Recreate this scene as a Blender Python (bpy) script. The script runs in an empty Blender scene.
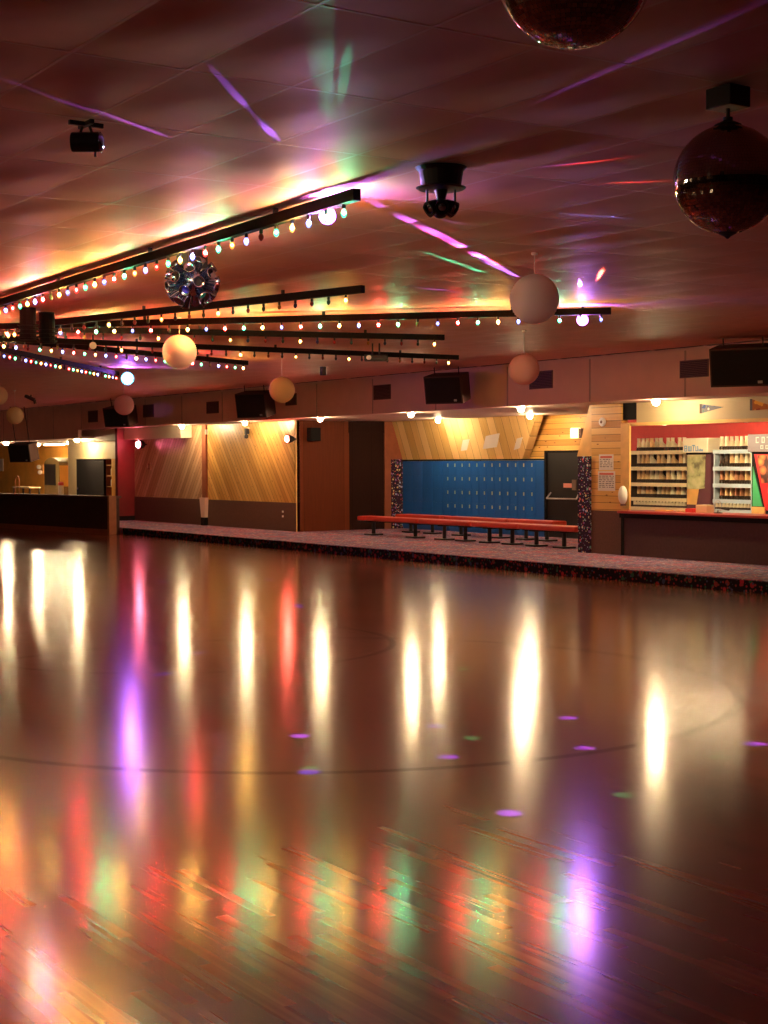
import bpy, bmesh, math, random
from mathutils import Vector, Matrix
random.seed(7)
S = bpy.context.scene
C = S.collection
PI = math.pi

# ------------------------------------------------------------------ camera
CAM_H = 1.95
FPX, YAW, PITCH, ROLL = 1495.0, -0.9858, -0.0329, -0.0042
def ray(x, y):
    u = (x - 384) / FPX; w = (512 - y) / FPX
    cr, sr = math.cos(ROLL), math.sin(ROLL)
    X = u * cr - w * sr; z2 = u * sr + w * cr
    cp, sp = math.cos(PITCH), math.sin(PITCH)
    Y = cp - sp * z2; z = sp + cp * z2
    c, s = math.cos(YAW), math.sin(YAW)
    return Vector((c * X + s * Y, -s * X + c * Y, z))
def on_z(x, y, Z):
    r = ray(x, y); return r * ((Z - CAM_H) / r.z) + Vector((0, 0, CAM_H))
def on_y(x, y, Y):
    r = ray(x, y); return r * (Y / r.y) + Vector((0, 0, CAM_H))
def on_x(x, y, X):
    r = ray(x, y); return r * (X / r.x) + Vector((0, 0, CAM_H))
fwd = ray(384, 512)
right = (ray(384 + FPX, 512) - fwd).normalized()
up = (ray(384, 512 - FPX) - fwd).normalized()
fw = fwd.normalized()
cam = bpy.data.cameras.new('camera'); cam_o = bpy.data.objects.new('camera', cam); C.objects.link(cam_o)
cam.sensor_fit = 'HORIZONTAL'; cam.sensor_width = 36.0; cam.lens = 36.0 * FPX / 768.0
cam.clip_start = 0.05; cam.clip_end = 300
cam_o.matrix_world = Matrix(((right.x, up.x, -fw.x, 0), (right.y, up.y, -fw.y, 0), (right.z, up.z, -fw.z, CAM_H), (0, 0, 0, 1)))
S.camera = cam_o

# ------------------------------------------------------------------ exposure, world
S.view_settings.view_transform = 'Standard'; S.view_settings.look = 'None'
S.view_settings.gamma = 1.0; S.view_settings.use_curve_mapping = False
S.view_settings.exposure = 0.65
S.cycles.use_denoising = True
S.cycles.sample_clamp_indirect = 5.0
S.cycles.use_adaptive_sampling = False
S.cycles.max_bounces = 8
S.cycles.caustics_refractive = False
W = bpy.data.worlds.new('world'); S.world = W; W.use_nodes = True
W.node_tree.nodes['Background'].inputs[0].default_value = (0.30, 0.12, 0.09, 1)
W.node_tree.nodes['Background'].inputs[1].default_value = 0.05

# light levels (seen lamps, and added ones behind the camera)
DOWN = 480.0        # emission strength of the warm soffit downlights
BULB = 1900.0       # emission strength of the filament core of a lit festoon bulb
BEAM = 1.0          # scale of the disco beams

# ------------------------------------------------------------------ materials
def new_mat(name):
    m = bpy.data.materials.new(name); m.use_nodes = True
    return m, m.node_tree, m.node_tree.nodes['Principled BSDF']
def mat(name, col, rough=0.6, metal=0.0, spec=0.5, emit=None, estr=0.0, noise=0.0, nscale=8.0, bump=0.0, coat=0.0):
    m, t, p = new_mat(name)
    p.inputs['Base Color'].default_value = (*col, 1)
    p.inputs['Roughness'].default_value = rough
    p.inputs['Metallic'].default_value = metal
    p.inputs['Specular IOR Level'].default_value = spec
    p.inputs['Coat Weight'].default_value = coat
    if emit:
        p.inputs['Emission Color'].default_value = (*emit, 1); p.inputs['Emission Strength'].default_value = estr
    if noise or bump:
        tc = t.nodes.new('ShaderNodeTexCoord'); n = t.nodes.new('ShaderNodeTexNoise')
        n.inputs['Scale'].default_value = nscale; n.inputs['Detail'].default_value = 4
        t.links.new(tc.outputs['Object'], n.inputs['Vector'])
        if noise:
            mr = t.nodes.new('ShaderNodeMapRange'); mr.inputs[1].default_value = 0.3; mr.inputs[2].default_value = 0.7
            mr.inputs[3].default_value = 1 - noise; mr.inputs[4].default_value = 1 + noise
            t.links.new(n.outputs['Fac'], mr.inputs[0])
            mx = t.nodes.new('ShaderNodeVectorMath'); mx.operation = 'SCALE'
            mx.inputs[0].default_value = col; t.links.new(mr.outputs[0], mx.inputs['Scale'])
            t.links.new(mx.outputs[0], p.inputs['Base Color'])
        if bump:
            b = t.nodes.new('ShaderNodeBump'); b.inputs['Strength'].default_value = bump; b.inputs['Distance'].default_value = 0.01
            t.links.new(n.outputs['Fac'], b.inputs['Height']); t.links.new(b.outputs[0], p.inputs['Normal'])
    return m
def emis(name, col, strength):
    return mat(name, tuple(min(1, c) for c in col), 0.4, emit=col, estr=strength)

def N(t, kind, **kw):
    n = t.nodes.new('ShaderNode' + kind)
    for k, v in kw.items(): setattr(n, k, v)
    return n
def math_n(t, op, a, b=None, c=None):
    n = N(t, 'Math', operation=op)
    for i, v in enumerate((a, b, c)):
        if v is None: continue
        if isinstance(v, (int, float)): n.inputs[i].default_value = v
        else: t.links.new(v, n.inputs[i])
    return n.outputs[0]
def ramp(t, fac, stops, interp='LINEAR'):
    r = N(t, 'ValToRGB'); r.color_ramp.interpolation = interp
    e = r.color_ramp.elements
    while len(e) < len(stops): e.new(0.5)
    for k, (pos, col) in enumerate(stops):
        e[k].position = pos; e[k].color = (*col, 1)
    t.links.new(fac, r.inputs[0]); return r.outputs[0]

def board_mat(name, cols, width, angle, axis='XZ', rough=0.45, gap=0.04, knots=True, coat=0.2, spec=0.5):
    """tongue and groove boards: stripes across a rotated axis, each board its own tone, grain along it"""
    m, t, p = new_mat(name)
    tc = N(t, 'TexCoord'); sp = N(t, 'SeparateXYZ'); t.links.new(tc.outputs['Object'], sp.inputs[0])
    a = sp.outputs[axis[0]]; b = sp.outputs[axis[1]]
    ca, sa = math.cos(angle), math.sin(angle)
    u = math_n(t, 'ADD', math_n(t, 'MULTIPLY', a, ca), math_n(t, 'MULTIPLY', b, sa))      # across the boards
    v = math_n(t, 'SUBTRACT', math_n(t, 'MULTIPLY', b, ca), math_n(t, 'MULTIPLY', a, sa))  # along the boards
    uw = math_n(t, 'DIVIDE', u, width)
    cell = math_n(t, 'FLOOR', uw); fr = math_n(t, 'FRACT', uw)
    wn = N(t, 'TexWhiteNoise', noise_dimensions='1D'); t.links.new(cell, wn.inputs['W'])
    cmb = N(t, 'CombineXYZ'); t.links.new(math_n(t, 'MULTIPLY', u, 30), cmb.inputs[0]); t.links.new(math_n(t, 'MULTIPLY', v, 1.6), cmb.inputs[1]); t.links.new(math_n(t, 'MULTIPLY', cell, 3.7), cmb.inputs[2])
    nz = N(t, 'TexNoise'); nz.inputs['Scale'].default_value = 1.0; nz.inputs['Detail'].default_value = 3
    t.links.new(cmb.outputs[0], nz.inputs['Vector'])
    f = math_n(t, 'ADD', math_n(t, 'MULTIPLY', wn.outputs['Value'], 0.6), math_n(t, 'MULTIPLY', nz.outputs['Fac'], 0.4))
    c = ramp(t, f, [(0.15 + 0.7 * k / (len(cols) - 1), cc) for k, cc in enumerate(cols)])
    edge = math_n(t, 'GREATER_THAN', math_n(t, 'ABSOLUTE', math_n(t, 'SUBTRACT', fr, 0.5)), 0.5 - gap)
    mx = N(t, 'MixRGB'); mx.blend_type = 'MULTIPLY'; mx.inputs[2].default_value = (0.35, 0.28, 0.22, 1)
    t.links.new(edge, mx.inputs[0]); t.links.new(c, mx.inputs[1])
    out = mx.outputs[0]
    if knots:
        vo = N(t, 'TexVoronoi'); vo.inputs['Scale'].default_value = 1.0
        cm2 = N(t, 'CombineXYZ'); t.links.new(math_n(t, 'MULTIPLY', u, 9), cm2.inputs[0]); t.links.new(math_n(t, 'MULTIPLY', v, 3.2), cm2.inputs[1])
        t.links.new(cm2.outputs[0], vo.inputs['Vector'])
        kn = math_n(t, 'LESS_THAN', vo.outputs['Distance'], 0.10)
        m2 = N(t, 'MixRGB'); m2.blend_type = 'MULTIPLY'; m2.inputs[2].default_value = (0.35, 0.2, 0.12, 1)
        t.links.new(kn, m2.inputs[0]); t.links.new(out, m2.inputs[1]); out = m2.outputs[0]
    t.links.new(out, p.inputs['Base Color'])
    p.inputs['Specular IOR Level'].default_value = spec
    p.inputs['Roughness'].default_value = rough; p.inputs['Coat Weight'].default_value = coat; p.inputs['Coat Roughness'].default_value = 0.25
    return m

def speckle_mat(name, base, dots, scale, size, rough=0.9, vary=None):
    """confetti print: round dots of many colours on a plain ground"""
    m, t, p = new_mat(name)
    tc = N(t, 'TexCoord')
    out = None
    if vary:
        nz = N(t, 'TexNoise'); nz.inputs['Scale'].default_value = vary[0]; nz.inputs['Detail'].default_value = 2
        t.links.new(tc.outputs['Object'], nz.inputs['Vector'])
        out = ramp(t, nz.outputs['Fac'], [(0.38, base), (0.52, vary[1]), (0.62, vary[2])])
    for k, (sc, th) in enumerate(((scale, size), (scale * 1.9, size * 0.8))):
        vo = N(t, 'TexVoronoi'); vo.inputs['Scale'].default_value = sc
        t.links.new(tc.outputs['Object'], vo.inputs['Vector'])
        sx = N(t, 'SeparateColor'); t.links.new(vo.outputs['Color'], sx.inputs[0])
        col = ramp(t, sx.outputs[0], [(i / len(dots), d) for i, d in enumerate(dots)], 'CONSTANT')
        msk = math_n(t, 'MULTIPLY', math_n(t, 'LESS_THAN', vo.outputs['Distance'], th), math_n(t, 'GREATER_THAN', sx.outputs[1], 0.35))
        mx = N(t, 'MixRGB'); t.links.new(msk, mx.inputs[0])
        if out is None: mx.inputs[1].default_value = (*base, 1)
        else: t.links.new(out, mx.inputs[1])
        t.links.new(col, mx.inputs[2]); out = mx.outputs[0]
    t.links.new(out, p.inputs['Base Color'])
    p.inputs['Roughness'].default_value = rough; p.inputs['Specular IOR Level'].default_value = 0.2
    return m

def floor_mat():
    m, t, p = new_mat('rink_maple')
    tc = N(t, 'TexCoord'); sp = N(t, 'SeparateXYZ'); t.links.new(tc.outputs['Object'], sp.inputs[0])
    X, Y = sp.outputs['X'], sp.outputs['Y']
    cell = math_n(t, 'FLOOR', math_n(t, 'DIVIDE', Y, 0.057))
    wn = N(t, 'TexWhiteNoise', noise_dimensions='1D'); t.links.new(cell, wn.inputs['W'])
    # board lengths shift from row to row
    xs = math_n(t, 'ADD', math_n(t, 'DIVIDE', X, 0.9), math_n(t, 'MULTIPLY', wn.outputs['Value'], 7))
    cell2 = math_n(t, 'FLOOR', xs)
    wn2 = N(t, 'TexWhiteNoise', noise_dimensions='2D'); cv = N(t, 'CombineXYZ')
    t.links.new(cell, cv.inputs[0]); t.links.new(cell2, cv.inputs[1]); t.links.new(cv.outputs[0], wn2.inputs['Vector'])
    gr = N(t, 'CombineXYZ'); t.links.new(math_n(t, 'MULTIPLY', X, 0.8), gr.inputs[0]); t.links.new(math_n(t, 'MULTIPLY', Y, 22), gr.inputs[1])
    nz = N(t, 'TexNoise'); nz.inputs['Scale'].default_value = 1.0; nz.inputs['Detail'].default_value = 4; t.links.new(gr.outputs[0], nz.inputs['Vector'])
    big = N(t, 'TexNoise'); big.inputs['Scale'].default_value = 0.35; t.links.new(tc.outputs['Object'], big.inputs['Vector'])
    f = math_n(t, 'ADD', math_n(t, 'MULTIPLY', wn2.outputs['Value'], 0.35), math_n(t, 'ADD', math_n(t, 'MULTIPLY', nz.outputs['Fac'], 0.4), math_n(t, 'MULTIPLY', big.outputs['Fac'], 0.25)))
    col = ramp(t, f, [(0.25, (0.07, 0.014, 0.009)), (0.5, (0.17, 0.040, 0.021)), (0.75, (0.31, 0.085, 0.038))])
    # painted court lines: two thin dark rings
    out = col; lines = None
    for cx, cy, r, w in ((-11.19, 6.64, 3.64, 0.045), (-14.64, 7.08, 2.27, 0.035)):
        d = math_n(t, 'SQRT', math_n(t, 'ADD', math_n(t, 'POWER', math_n(t, 'SUBTRACT', X, cx), 2), math_n(t, 'POWER', math_n(t, 'SUBTRACT', Y, cy), 2)))
        msk = math_n(t, 'LESS_THAN', math_n(t, 'ABSOLUTE', math_n(t, 'SUBTRACT', d, r)), w)
        mx = N(t, 'MixRGB'); mx.inputs[2].default_value = (0.03, 0.012, 0.015, 1); t.links.new(msk, mx.inputs[0]); t.links.new(out, mx.inputs[1]); out = mx.outputs[0]
        lines = msk if lines is None else math_n(t, 'MAXIMUM', lines, msk)
    t.links.new(out, p.inputs['Base Color'])
    t.links.new(math_n(t, 'SUBTRACT', 0.6, math_n(t, 'MULTIPLY', lines, 0.45)), p.inputs['Specular IOR Level'])
    rr = N(t, 'MapRange'); rr.inputs[3].default_value = 0.135; rr.inputs[4].default_value = 0.17
    t.links.new(big.outputs['Fac'], rr.inputs[0]); t.links.new(rr.outputs[0], p.inputs['Roughness'])
    # fine scuffs and grain
    sc = N(t, 'TexNoise'); sc.inputs['Scale'].default_value = 1.0; sc.inputs['Detail'].default_value = 3
    g2 = N(t, 'CombineXYZ'); t.links.new(math_n(t, 'MULTIPLY', X, 1.5), g2.inputs[0]); t.links.new(math_n(t, 'MULTIPLY', Y, 13), g2.inputs[1]); t.links.new(g2.outputs[0], sc.inputs['Vector'])
    b = N(t, 'Bump'); b.inputs['Strength'].default_value = 0.14; b.inputs['Distance'].default_value = 0.0016
    t.links.new(sc.outputs['Fac'], b.inputs['Height']); t.links.new(b.outputs[0], p.inputs['Normal'])
    return m

M = {}
M['floor'] = floor_mat()
M['tile'] = mat('ceiling_tile', (0.76, 0.38, 0.27), 0.58, spec=0.3, noise=0.06, nscale=3, bump=0.15)
M['tbar'] = mat('ceiling_tbar', (0.80, 0.48, 0.38), 0.5, spec=0.4)
M['fascia'] = mat('painted_plaster', (0.84, 0.57, 0.45), 0.6, noise=0.05, nscale=2)
M['soffit'] = mat('soffit_paint', (0.78, 0.58, 0.48), 0.5, noise=0.04, nscale=2)
M['header'] = mat('cream_header', (0.50, 0.40, 0.22), 0.6, noise=0.04, nscale=3)
M['beam'] = mat('beige_beam', (0.72, 0.58, 0.42), 0.6)
pine = [(0.58, 0.27, 0.055), (0.76, 0.42, 0.10), (0.88, 0.55, 0.17)]
pale = [(0.42, 0.22, 0.10), (0.62, 0.38, 0.20), (0.72, 0.50, 0.30)]
M['pine_diag'] = board_mat('diagonal_pine', pine, 0.14, math.radians(38))
M['pale_diag'] = board_mat('diagonal_pale_pine', pale, 0.14, math.radians(-38))
M['pine_h'] = board_mat('horizontal_pine', pine, 0.13, PI / 2)
M['pine_v'] = board_mat('vertical_pine', pine, 0.13, 0.0)
M['pine_trim'] = mat('pine_trim', (0.78, 0.45, 0.14), 0.45, noise=0.15, nscale=4)
M['bulkhead'] = board_mat('bulkhead_boards', [(0.60, 0.36, 0.10), (0.80, 0.52, 0.20), (0.88, 0.62, 0.28)], 0.30, 0.0, knots=False, rough=0.3, gap=0.02)
M['orange'] = mat('orange_wall', (0.86, 0.43, 0.07), 0.6, noise=0.1, nscale=2)
M['cream_wall'] = mat('cream_wall', (0.80, 0.66, 0.36), 0.6, noise=0.05, nscale=2)
M['wainscot'] = mat('brown_wainscot', (0.13, 0.055, 0.035), 0.7, noise=0.12, nscale=30)
M['darkcounter'] = mat('dark_counter_front', (0.075, 0.030, 0.024), 0.6, noise=0.15, nscale=20)
M['barrier'] = mat('barrier_carpet', (0.055, 0.022, 0.018), 0.75, noise=0.2, nscale=10)
M['barrier_end'] = mat('barrier_end_wood', (0.36, 0.13, 0.05), 0.5, noise=0.15, nscale=6)
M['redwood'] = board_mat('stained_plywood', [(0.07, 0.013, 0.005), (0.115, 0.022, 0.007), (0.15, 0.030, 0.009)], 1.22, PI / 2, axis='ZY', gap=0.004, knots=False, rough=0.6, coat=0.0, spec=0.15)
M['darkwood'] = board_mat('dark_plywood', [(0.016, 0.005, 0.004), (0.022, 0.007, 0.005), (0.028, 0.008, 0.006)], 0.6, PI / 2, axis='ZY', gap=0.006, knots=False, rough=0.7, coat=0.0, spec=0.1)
M['redpost'] = mat('red_stained_post', (0.28, 0.075, 0.03), 0.5, noise=0.15, nscale=5)
M['redwall'] = mat('red_wall', (0.62, 0.035, 0.030), 0.5, noise=0.05)
M['redpanel'] = mat('red_partition', (0.20, 0.010, 0.012), 0.45, noise=0.1, nscale=3)
M['carpet'] = speckle_mat('mottled_carpet', (0.13, 0.08, 0.16), [(0.32, 0.30, 0.42), (0.42, 0.10, 0.13), (0.10, 0.10, 0.26), (0.45, 0.36, 0.30), (0.08, 0.05, 0.10)], 13, 0.45, vary=(2.6, (0.22, 0.13, 0.19), (0.36, 0.08, 0.13)))
M['riser'] = speckle_mat('star_print_riser', (0.008, 0.006, 0.010), [(0.30, 0.02, 0.03), (0.04, 0.05, 0.10), (0.20, 0.03, 0.03), (0.02, 0.08, 0.05)], 9, 0.40)
M['confetti'] = speckle_mat('confetti_carpet', (0.035, 0.015, 0.04), [(0.75, 0.12, 0.12), (0.75, 0.62, 0.30), (0.35, 0.45, 0.75), (0.25, 0.10, 0.35), (0.70, 0.30, 0.35), (0.20, 0.40, 0.35), (0.6, 0.6, 0.6)], 13, 0.36)
M['black'] = mat('black_metal', (0.012, 0.010, 0.010), 0.45)
M['matte'] = mat('matte_black', (0.010, 0.008, 0.008), 0.85, spec=0.2)
M['blackplastic'] = mat('black_plastic', (0.014, 0.012, 0.012), 0.35)
M['grille'] = mat('speaker_grille', (0.016, 0.012, 0.012), 0.8, noise=0.3, nscale=120, spec=0.2)
M['speakerwood'] = mat('speaker_cabinet', (0.06, 0.022, 0.018), 0.6)
M['chrome'] = mat('chrome', (0.42, 0.46, 0.62), 0.15, metal=1)
M['steel'] = mat('brushed_steel', (0.55, 0.55, 0.56), 0.35, metal=1)
M['brass'] = mat('latch_brass', (0.75, 0.62, 0.35), 0.35, metal=0.7)
M['locker'] = mat('blue_locker_paint', (0.012, 0.095, 0.36), 0.32, spec=0.5, noise=0.15, nscale=1.2)
M['locker2'] = mat('blue_locker_door', (0.014, 0.11, 0.42), 0.30, spec=0.5, noise=0.15, nscale=1.5)
M['vinyl'] = mat('red_vinyl', (0.50, 0.035, 0.022), 0.35, noise=0.08)
M['vent'] = mat('vent_dark', (0.05, 0.025, 0.022), 0.6)
M['ventframe'] = mat('vent_frame', (0.16, 0.08, 0.06), 0.5)
M['paper'] = mat('paper', (0.80, 0.74, 0.68), 0.7)
M['ink'] = mat('ink', (0.10, 0.08, 0.10), 0.7)
M['redink'] = mat('red_ink', (0.70, 0.15, 0.10), 0.7)
M['white'] = mat('white_plastic', (0.82, 0.80, 0.74), 0.4)
M['shelfcream'] = mat('cream_shelf', (0.78, 0.68, 0.42), 0.5)
M['shelfblue'] = mat('pale_blue_shelf', (0.50, 0.62, 0.72), 0.5)
M['back_board'] = mat('rack_back', (0.045, 0.028, 0.022), 0.8)
M['boot_tan'] = mat('tan_leather', (0.86, 0.60, 0.30), 0.5, noise=0.2, nscale=20)
M['boot_cream'] = mat('cream_leather', (0.93, 0.84, 0.60), 0.5, noise=0.15, nscale=20)
M['boot_dark'] = mat('dark_leather', (0.05, 0.03, 0.025), 0.5)
M['boot_brown'] = mat('brown_leather', (0.45, 0.20, 0.10), 0.5)
M['wheel'] = mat('skate_wheel', (0.05, 0.03, 0.02), 0.5)
M['countertop'] = mat('red_laminate', (0.46, 0.055, 0.05), 0.3)
def lantern_mat(name, col):
    m, t, p = new_mat(name)
    p.inputs['Base Color'].default_value = (*col, 1); p.inputs['Roughness'].default_value = 0.75
    tr = N(t, 'BsdfTranslucent'); tr.inputs[0].default_value = (*col, 1)
    mx = N(t, 'MixShader'); mx.inputs[0].default_value = 0.4
    t.links.new(p.outputs[0], mx.inputs[1]); t.links.new(tr.outputs[0], mx.inputs[2])
    t.links.new(mx.outputs[0], t.nodes['Material Output'].inputs[0]); return m
M['lantern_w'] = lantern_mat('white_paper', (0.90, 0.80, 0.74))
M['lantern_p'] = lantern_mat('pink_paper', (0.85, 0.50, 0.55))
M['lantern_y'] = lantern_mat('cream_paper', (0.88, 0.72, 0.45))
M['mirror'] = mat('mirror_facets', (0.45, 0.42, 0.40), 0.05, metal=1)
M['grout'] = mat('mirrorball_core', (0.03, 0.025, 0.02), 0.6)
M['down'] = emis('downlight_lens', (1.0, 0.72, 0.40), DOWN)
M['exitlamp'] = emis('warm_lamp_cover', (1.0, 0.82, 0.50), 1.1)
M['redlamp'] = emis('red_flood_lens', (1.0, 0.10, 0.07), 260)
M['pinklamp'] = emis('pink_flood_lens', (1.0, 0.16, 0.24), 130)
M['tube'] = emis('fluorescent_tube', (1.0, 0.80, 0.45), 85)
M['violet'] = emis('violet_lens', (0.34, 0.09, 1.0), 560)
M['cyan'] = emis('cyan_lens', (0.42, 0.13, 1.0), 190)
M['ring_v'] = emis('violet_ring', (0.45, 0.16, 1.0), 2.0)  # emissive colours for the glare drawn round the effect lamps
M['ring_c'] = emis('cyan_ring', (0.08, 0.65, 0.8), 2.0)
CH = {'r': (1.0, 0.06, 0.05), 'g': (0.07, 0.68, 0.34), 'y': (1.0, 0.52, 0.12), 'b': (0.26, 0.32, 0.85)}
GL = {'r': (0.22, 0.012, 0.010), 'g': (0.012, 0.04, 0.03), 'y': (0.30, 0.16, 0.03), 'b': (0.015, 0.02, 0.06)}
def shell_mat(name, col, glow):
    """tinted bulb glass: lets the filament through, glows in its own colour"""
    m, t, p = new_mat(name)
    tr = N(t, 'BsdfTransparent'); tr.inputs[0].default_value = (*[min(1, c * 1.0) for c in col], 1)
    em = N(t, 'Emission'); em.inputs[0].default_value = (*col, 1); em.inputs[1].default_value = glow
    ad = N(t, 'AddShader'); t.links.new(tr.outputs[0], ad.inputs[0]); t.links.new(em.outputs[0], ad.inputs[1])
    t.links.new(ad.outputs[0], t.nodes['Material Output'].inputs[0]); t.nodes.remove(p)
    m.cycles.emission_sampling = 'NONE'
    return m
M['core_on'] = emis('filament_on', (1.0, 0.90, 0.75), BULB)
M['core_dim'] = emis('filament_dim', (1.0, 0.85, 0.65), 18.0); M['core_dim'].cycles.emission_sampling = 'NONE'
M['core_mid'] = emis('filament_mid', (1.0, 0.88, 0.70), 70.0); M['core_mid'].cycles.emission_sampling = 'NONE'
for k in 'rgyb':
    M['shell_' + k] = shell_mat('bulb_glass_' + k, CH[k], 2.2)
    M['shelldim_' + k] = shell_mat('bulb_glass_dim_' + k, CH[k], 0.7)
    M['off_' + k] = mat('bulb_off_' + k, GL[k], 0.3)

# ------------------------------------------------------------------ mesh helpers
class MB:
    def __init__(self): self.v = []; self.f = []; self.mi = []; self.cur = 0
    def mat(self, i): self.cur = i; return self
    def add(self, vs, fs):
        n = len(self.v); self.v += [Vector(a) for a in vs]
        self.f += [tuple(n + i for i in f) for f in fs]; self.mi += [self.cur] * len(fs); return self
    def box(self, a, b):
        (x0, y0, z0), (x1, y1, z1) = a, b
        x0, x1 = min(x0, x1), max(x0, x1); y0, y1 = min(y0, y1), max(y0, y1); z0, z1 = min(z0, z1), max(z0, z1)
        return self.add([(x0, y0, z0), (x1, y0, z0), (x1, y1, z0), (x0, y1, z0), (x0, y0, z1), (x1, y0, z1), (x1, y1, z1), (x0, y1, z1)],
                        [(3, 2, 1, 0), (4, 5, 6, 7), (0, 1, 5, 4), (1, 2, 6, 5), (2, 3, 7, 6), (3, 0, 4, 7)])
    def cbox(self, c, s):
        return self.box([c[i] - s[i] / 2 for i in range(3)], [c[i] + s[i] / 2 for i in range(3)])
    def prism(self, pts, d):
        """polygon pts (3D, planar) pushed along vector d"""
        n = len(pts); d = Vector(d); P = [Vector(p) for p in pts]
        return self.add(P + [p + d for p in P], [tuple(range(n))[::-1], tuple(range(n, 2 * n))] + [(i, (i + 1) % n, n + (i + 1) % n, n + i) for i in range(n)])
    def tube(self, a, b, r0, r1=None, n=12, cap=True):
        a, b = Vector(a), Vector(b); r1 = r0 if r1 is None else r1
        d = (b - a).normalized(); x = d.orthogonal().normalized(); y = d.cross(x)
        vs = [a + (x * math.cos(t) + y * math.sin(t)) * r0 for t in [2 * PI * i / n for i in range(n)]]
        vs += [b + (x * math.cos(t) + y * math.sin(t)) * r1 for t in [2 * PI * i / n for i in range(n)]]
        fs = [(i, (i + 1) % n, n + (i + 1) % n, n + i) for i in range(n)]
        if cap: fs += [tuple(range(n))[::-1], tuple(range(n, 2 * n))]
        return self.add(vs, fs)
    def lathe(self, c, prof, n=20, axis=(0, 0, 1)):
        c = Vector(c); d = Vector(axis).normalized(); x = d.orthogonal().normalized(); y = d.cross(x)
        vs = []; fs = []
        for r, h in prof:
            for i in range(n):
                t = 2 * PI * i / n; vs.append(c + d * h + (x * math.cos(t) + y * math.sin(t)) * r)
        for k in range(len(prof) - 1):
            for i in range(n):
                j = (i + 1) % n; fs.append((k * n + i, k * n + j, (k + 1) * n + j, (k + 1) * n + i))
        fs += [tuple(range(n))[::-1], tuple(range((len(prof) - 1) * n, len(prof) * n))]
        return self.add(vs, fs)
    def sphere(self, c, r, n=20, m=12):
        return self.lathe(c, [(max(1e-4, r * math.sin(PI * k / m)), -r * math.cos(PI * k / m)) for k in range(m + 1)], n)
    def build(self, name, mats, parent=None, smooth=False, bevel=0.0):
        off = Vector((0, 0, 0)); q = parent
        while q is not None: off += q.location; q = q.parent
        me = bpy.data.meshes.new(name); me.from_pydata([v - off for v in self.v], [], self.f)
        if not isinstance(mats, (list, tuple)): mats = [mats]
        for m in mats: me.materials.append(m)
        me.polygons.foreach_set('material_index', self.mi)
        if smooth: me.polygons.foreach_set('use_smooth', [True] * len(self.f))
        bm = bmesh.new(); bm.from_mesh(me); bmesh.ops.recalc_face_normals(bm, faces=bm.faces); bm.to_mesh(me); bm.free()
        me.update()
        o = bpy.data.objects.new(name, me); C.objects.link(o)
        if parent is not None: o.parent = parent
        if bevel:
            b = o.modifiers.new('bevel', 'BEVEL'); b.width = bevel; b.segments = 2; b.limit_method = 'ANGLE'
        return o
def tag(o, label=None, cat=None, group=None, kind=None):
    if label: o['label'] = label
    if cat: o['category'] = cat
    if group: o['group'] = group
    if kind: o['kind'] = kind
    return o
def thing(name, label, cat, loc, group=None):
    o = bpy.data.objects.new(name, None); C.objects.link(o); o.location = loc; o.empty_display_size = 0.1
    return tag(o, label, cat, group)
def solo(mb, name, m, label, cat, loc, group=None, smooth=False, bevel=0.0):
    """a thing that is one mesh, its origin at loc"""
    loc = Vector(loc); mb.v = [v - loc for v in mb.v]
    o = mb.build(name, m, None, smooth, bevel); o.location = loc
    return tag(o, label, cat, group)
def struct(name, mb, m, **kw):
    return tag(mb.build(name, m, None, **kw), kind='structure')
def copy_tree(o, loc=None, label=None, group=None, parent=None):
    c = o.copy(); C.objects.link(c)
    if parent is not None: c.parent = parent
    if loc is not None: c.location = loc
    if label: c['label'] = label
    if group: c['group'] = group
    for ch in list(o.children): copy_tree(ch, parent=c)
    return c

# ------------------------------------------------------------------ levels
CEIL = 3.87; SOF = 3.05; CARP = 0.19
WALL = 19.3; FASC = 18.4; EDGE = 16.78
RECX = -33.2        # left side wall of the locker bay
LOCK = 22.6

# ------------------------------------------------------------------ floor, carpeted walkway
struct('floor', MB().box((-60, -8, -0.1), (7, 16.9, 0)), M['floor'])
mb = MB().box((-70, EDGE, -0.1), (7, 30, CARP)); struct('floor_walkway', mb, M['carpet'])
mb = MB().box((-38.4, EDGE - 0.012, 0.0), (7, EDGE + 0.0, CARP - 0.012))
struct('trim_1', mb, M['riser'])

# ------------------------------------------------------------------ ceiling of sagging lay-in tiles
TX, TY = 1.2396, 0.594
X0 = -6.685; Y0 = 2.687
ci = range(-42, 12); cj = range(-17, 27)
mb = MB(); sub_x, sub_y = 8, 6
for i in ci:
    for j in cj:
        ax, ay = X0 + i * TX, Y0 + j * TY
        if ay + TY > FASC + 0.3: continue
        rnd = random.Random(i * 131 + j * 7919)
        sag = 0.006 + 0.009 * rnd.random(); tilt = (rnd.random() - 0.5) * 0.003
        vs = []; fs = []
        for b in range(sub_y + 1):
            for a in range(sub_x + 1):
                u, v = a / sub_x, b / sub_y
                z = CEIL + 0.004 - sag * (math.sin(PI * u) * math.sin(PI * v)) ** 1.5
                vs.append((ax + u * TX, ay + v * TY, z))
        for b in range(sub_y):
            for a in range(sub_x):
                k = b * (sub_x + 1) + a; fs.append((k, k + sub_x + 1, k + sub_x + 2, k + 1))
        mb.add(vs, fs)
o = struct('ceiling', mb, M['tile'], smooth=True)
mb = MB(); x_lo, x_hi = X0 + ci[0] * TX, X0 + (ci[-1] + 1) * TX; y_lo = Y0 + cj[0] * TY
for i in ci: mb.box((X0 + i * TX - 0.010, y_lo, CEIL + 0.003), (X0 + i * TX + 0.010, FASC, CEIL + 0.012))
for j in cj:
    y = Y0 + j * TY
    if y < FASC: mb.box((x_lo, y - 0.010, CEIL + 0.0032), (x_hi, y + 0.010, CEIL + 0.012))
struct('ceiling_grid', mb, M['tbar'])

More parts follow.
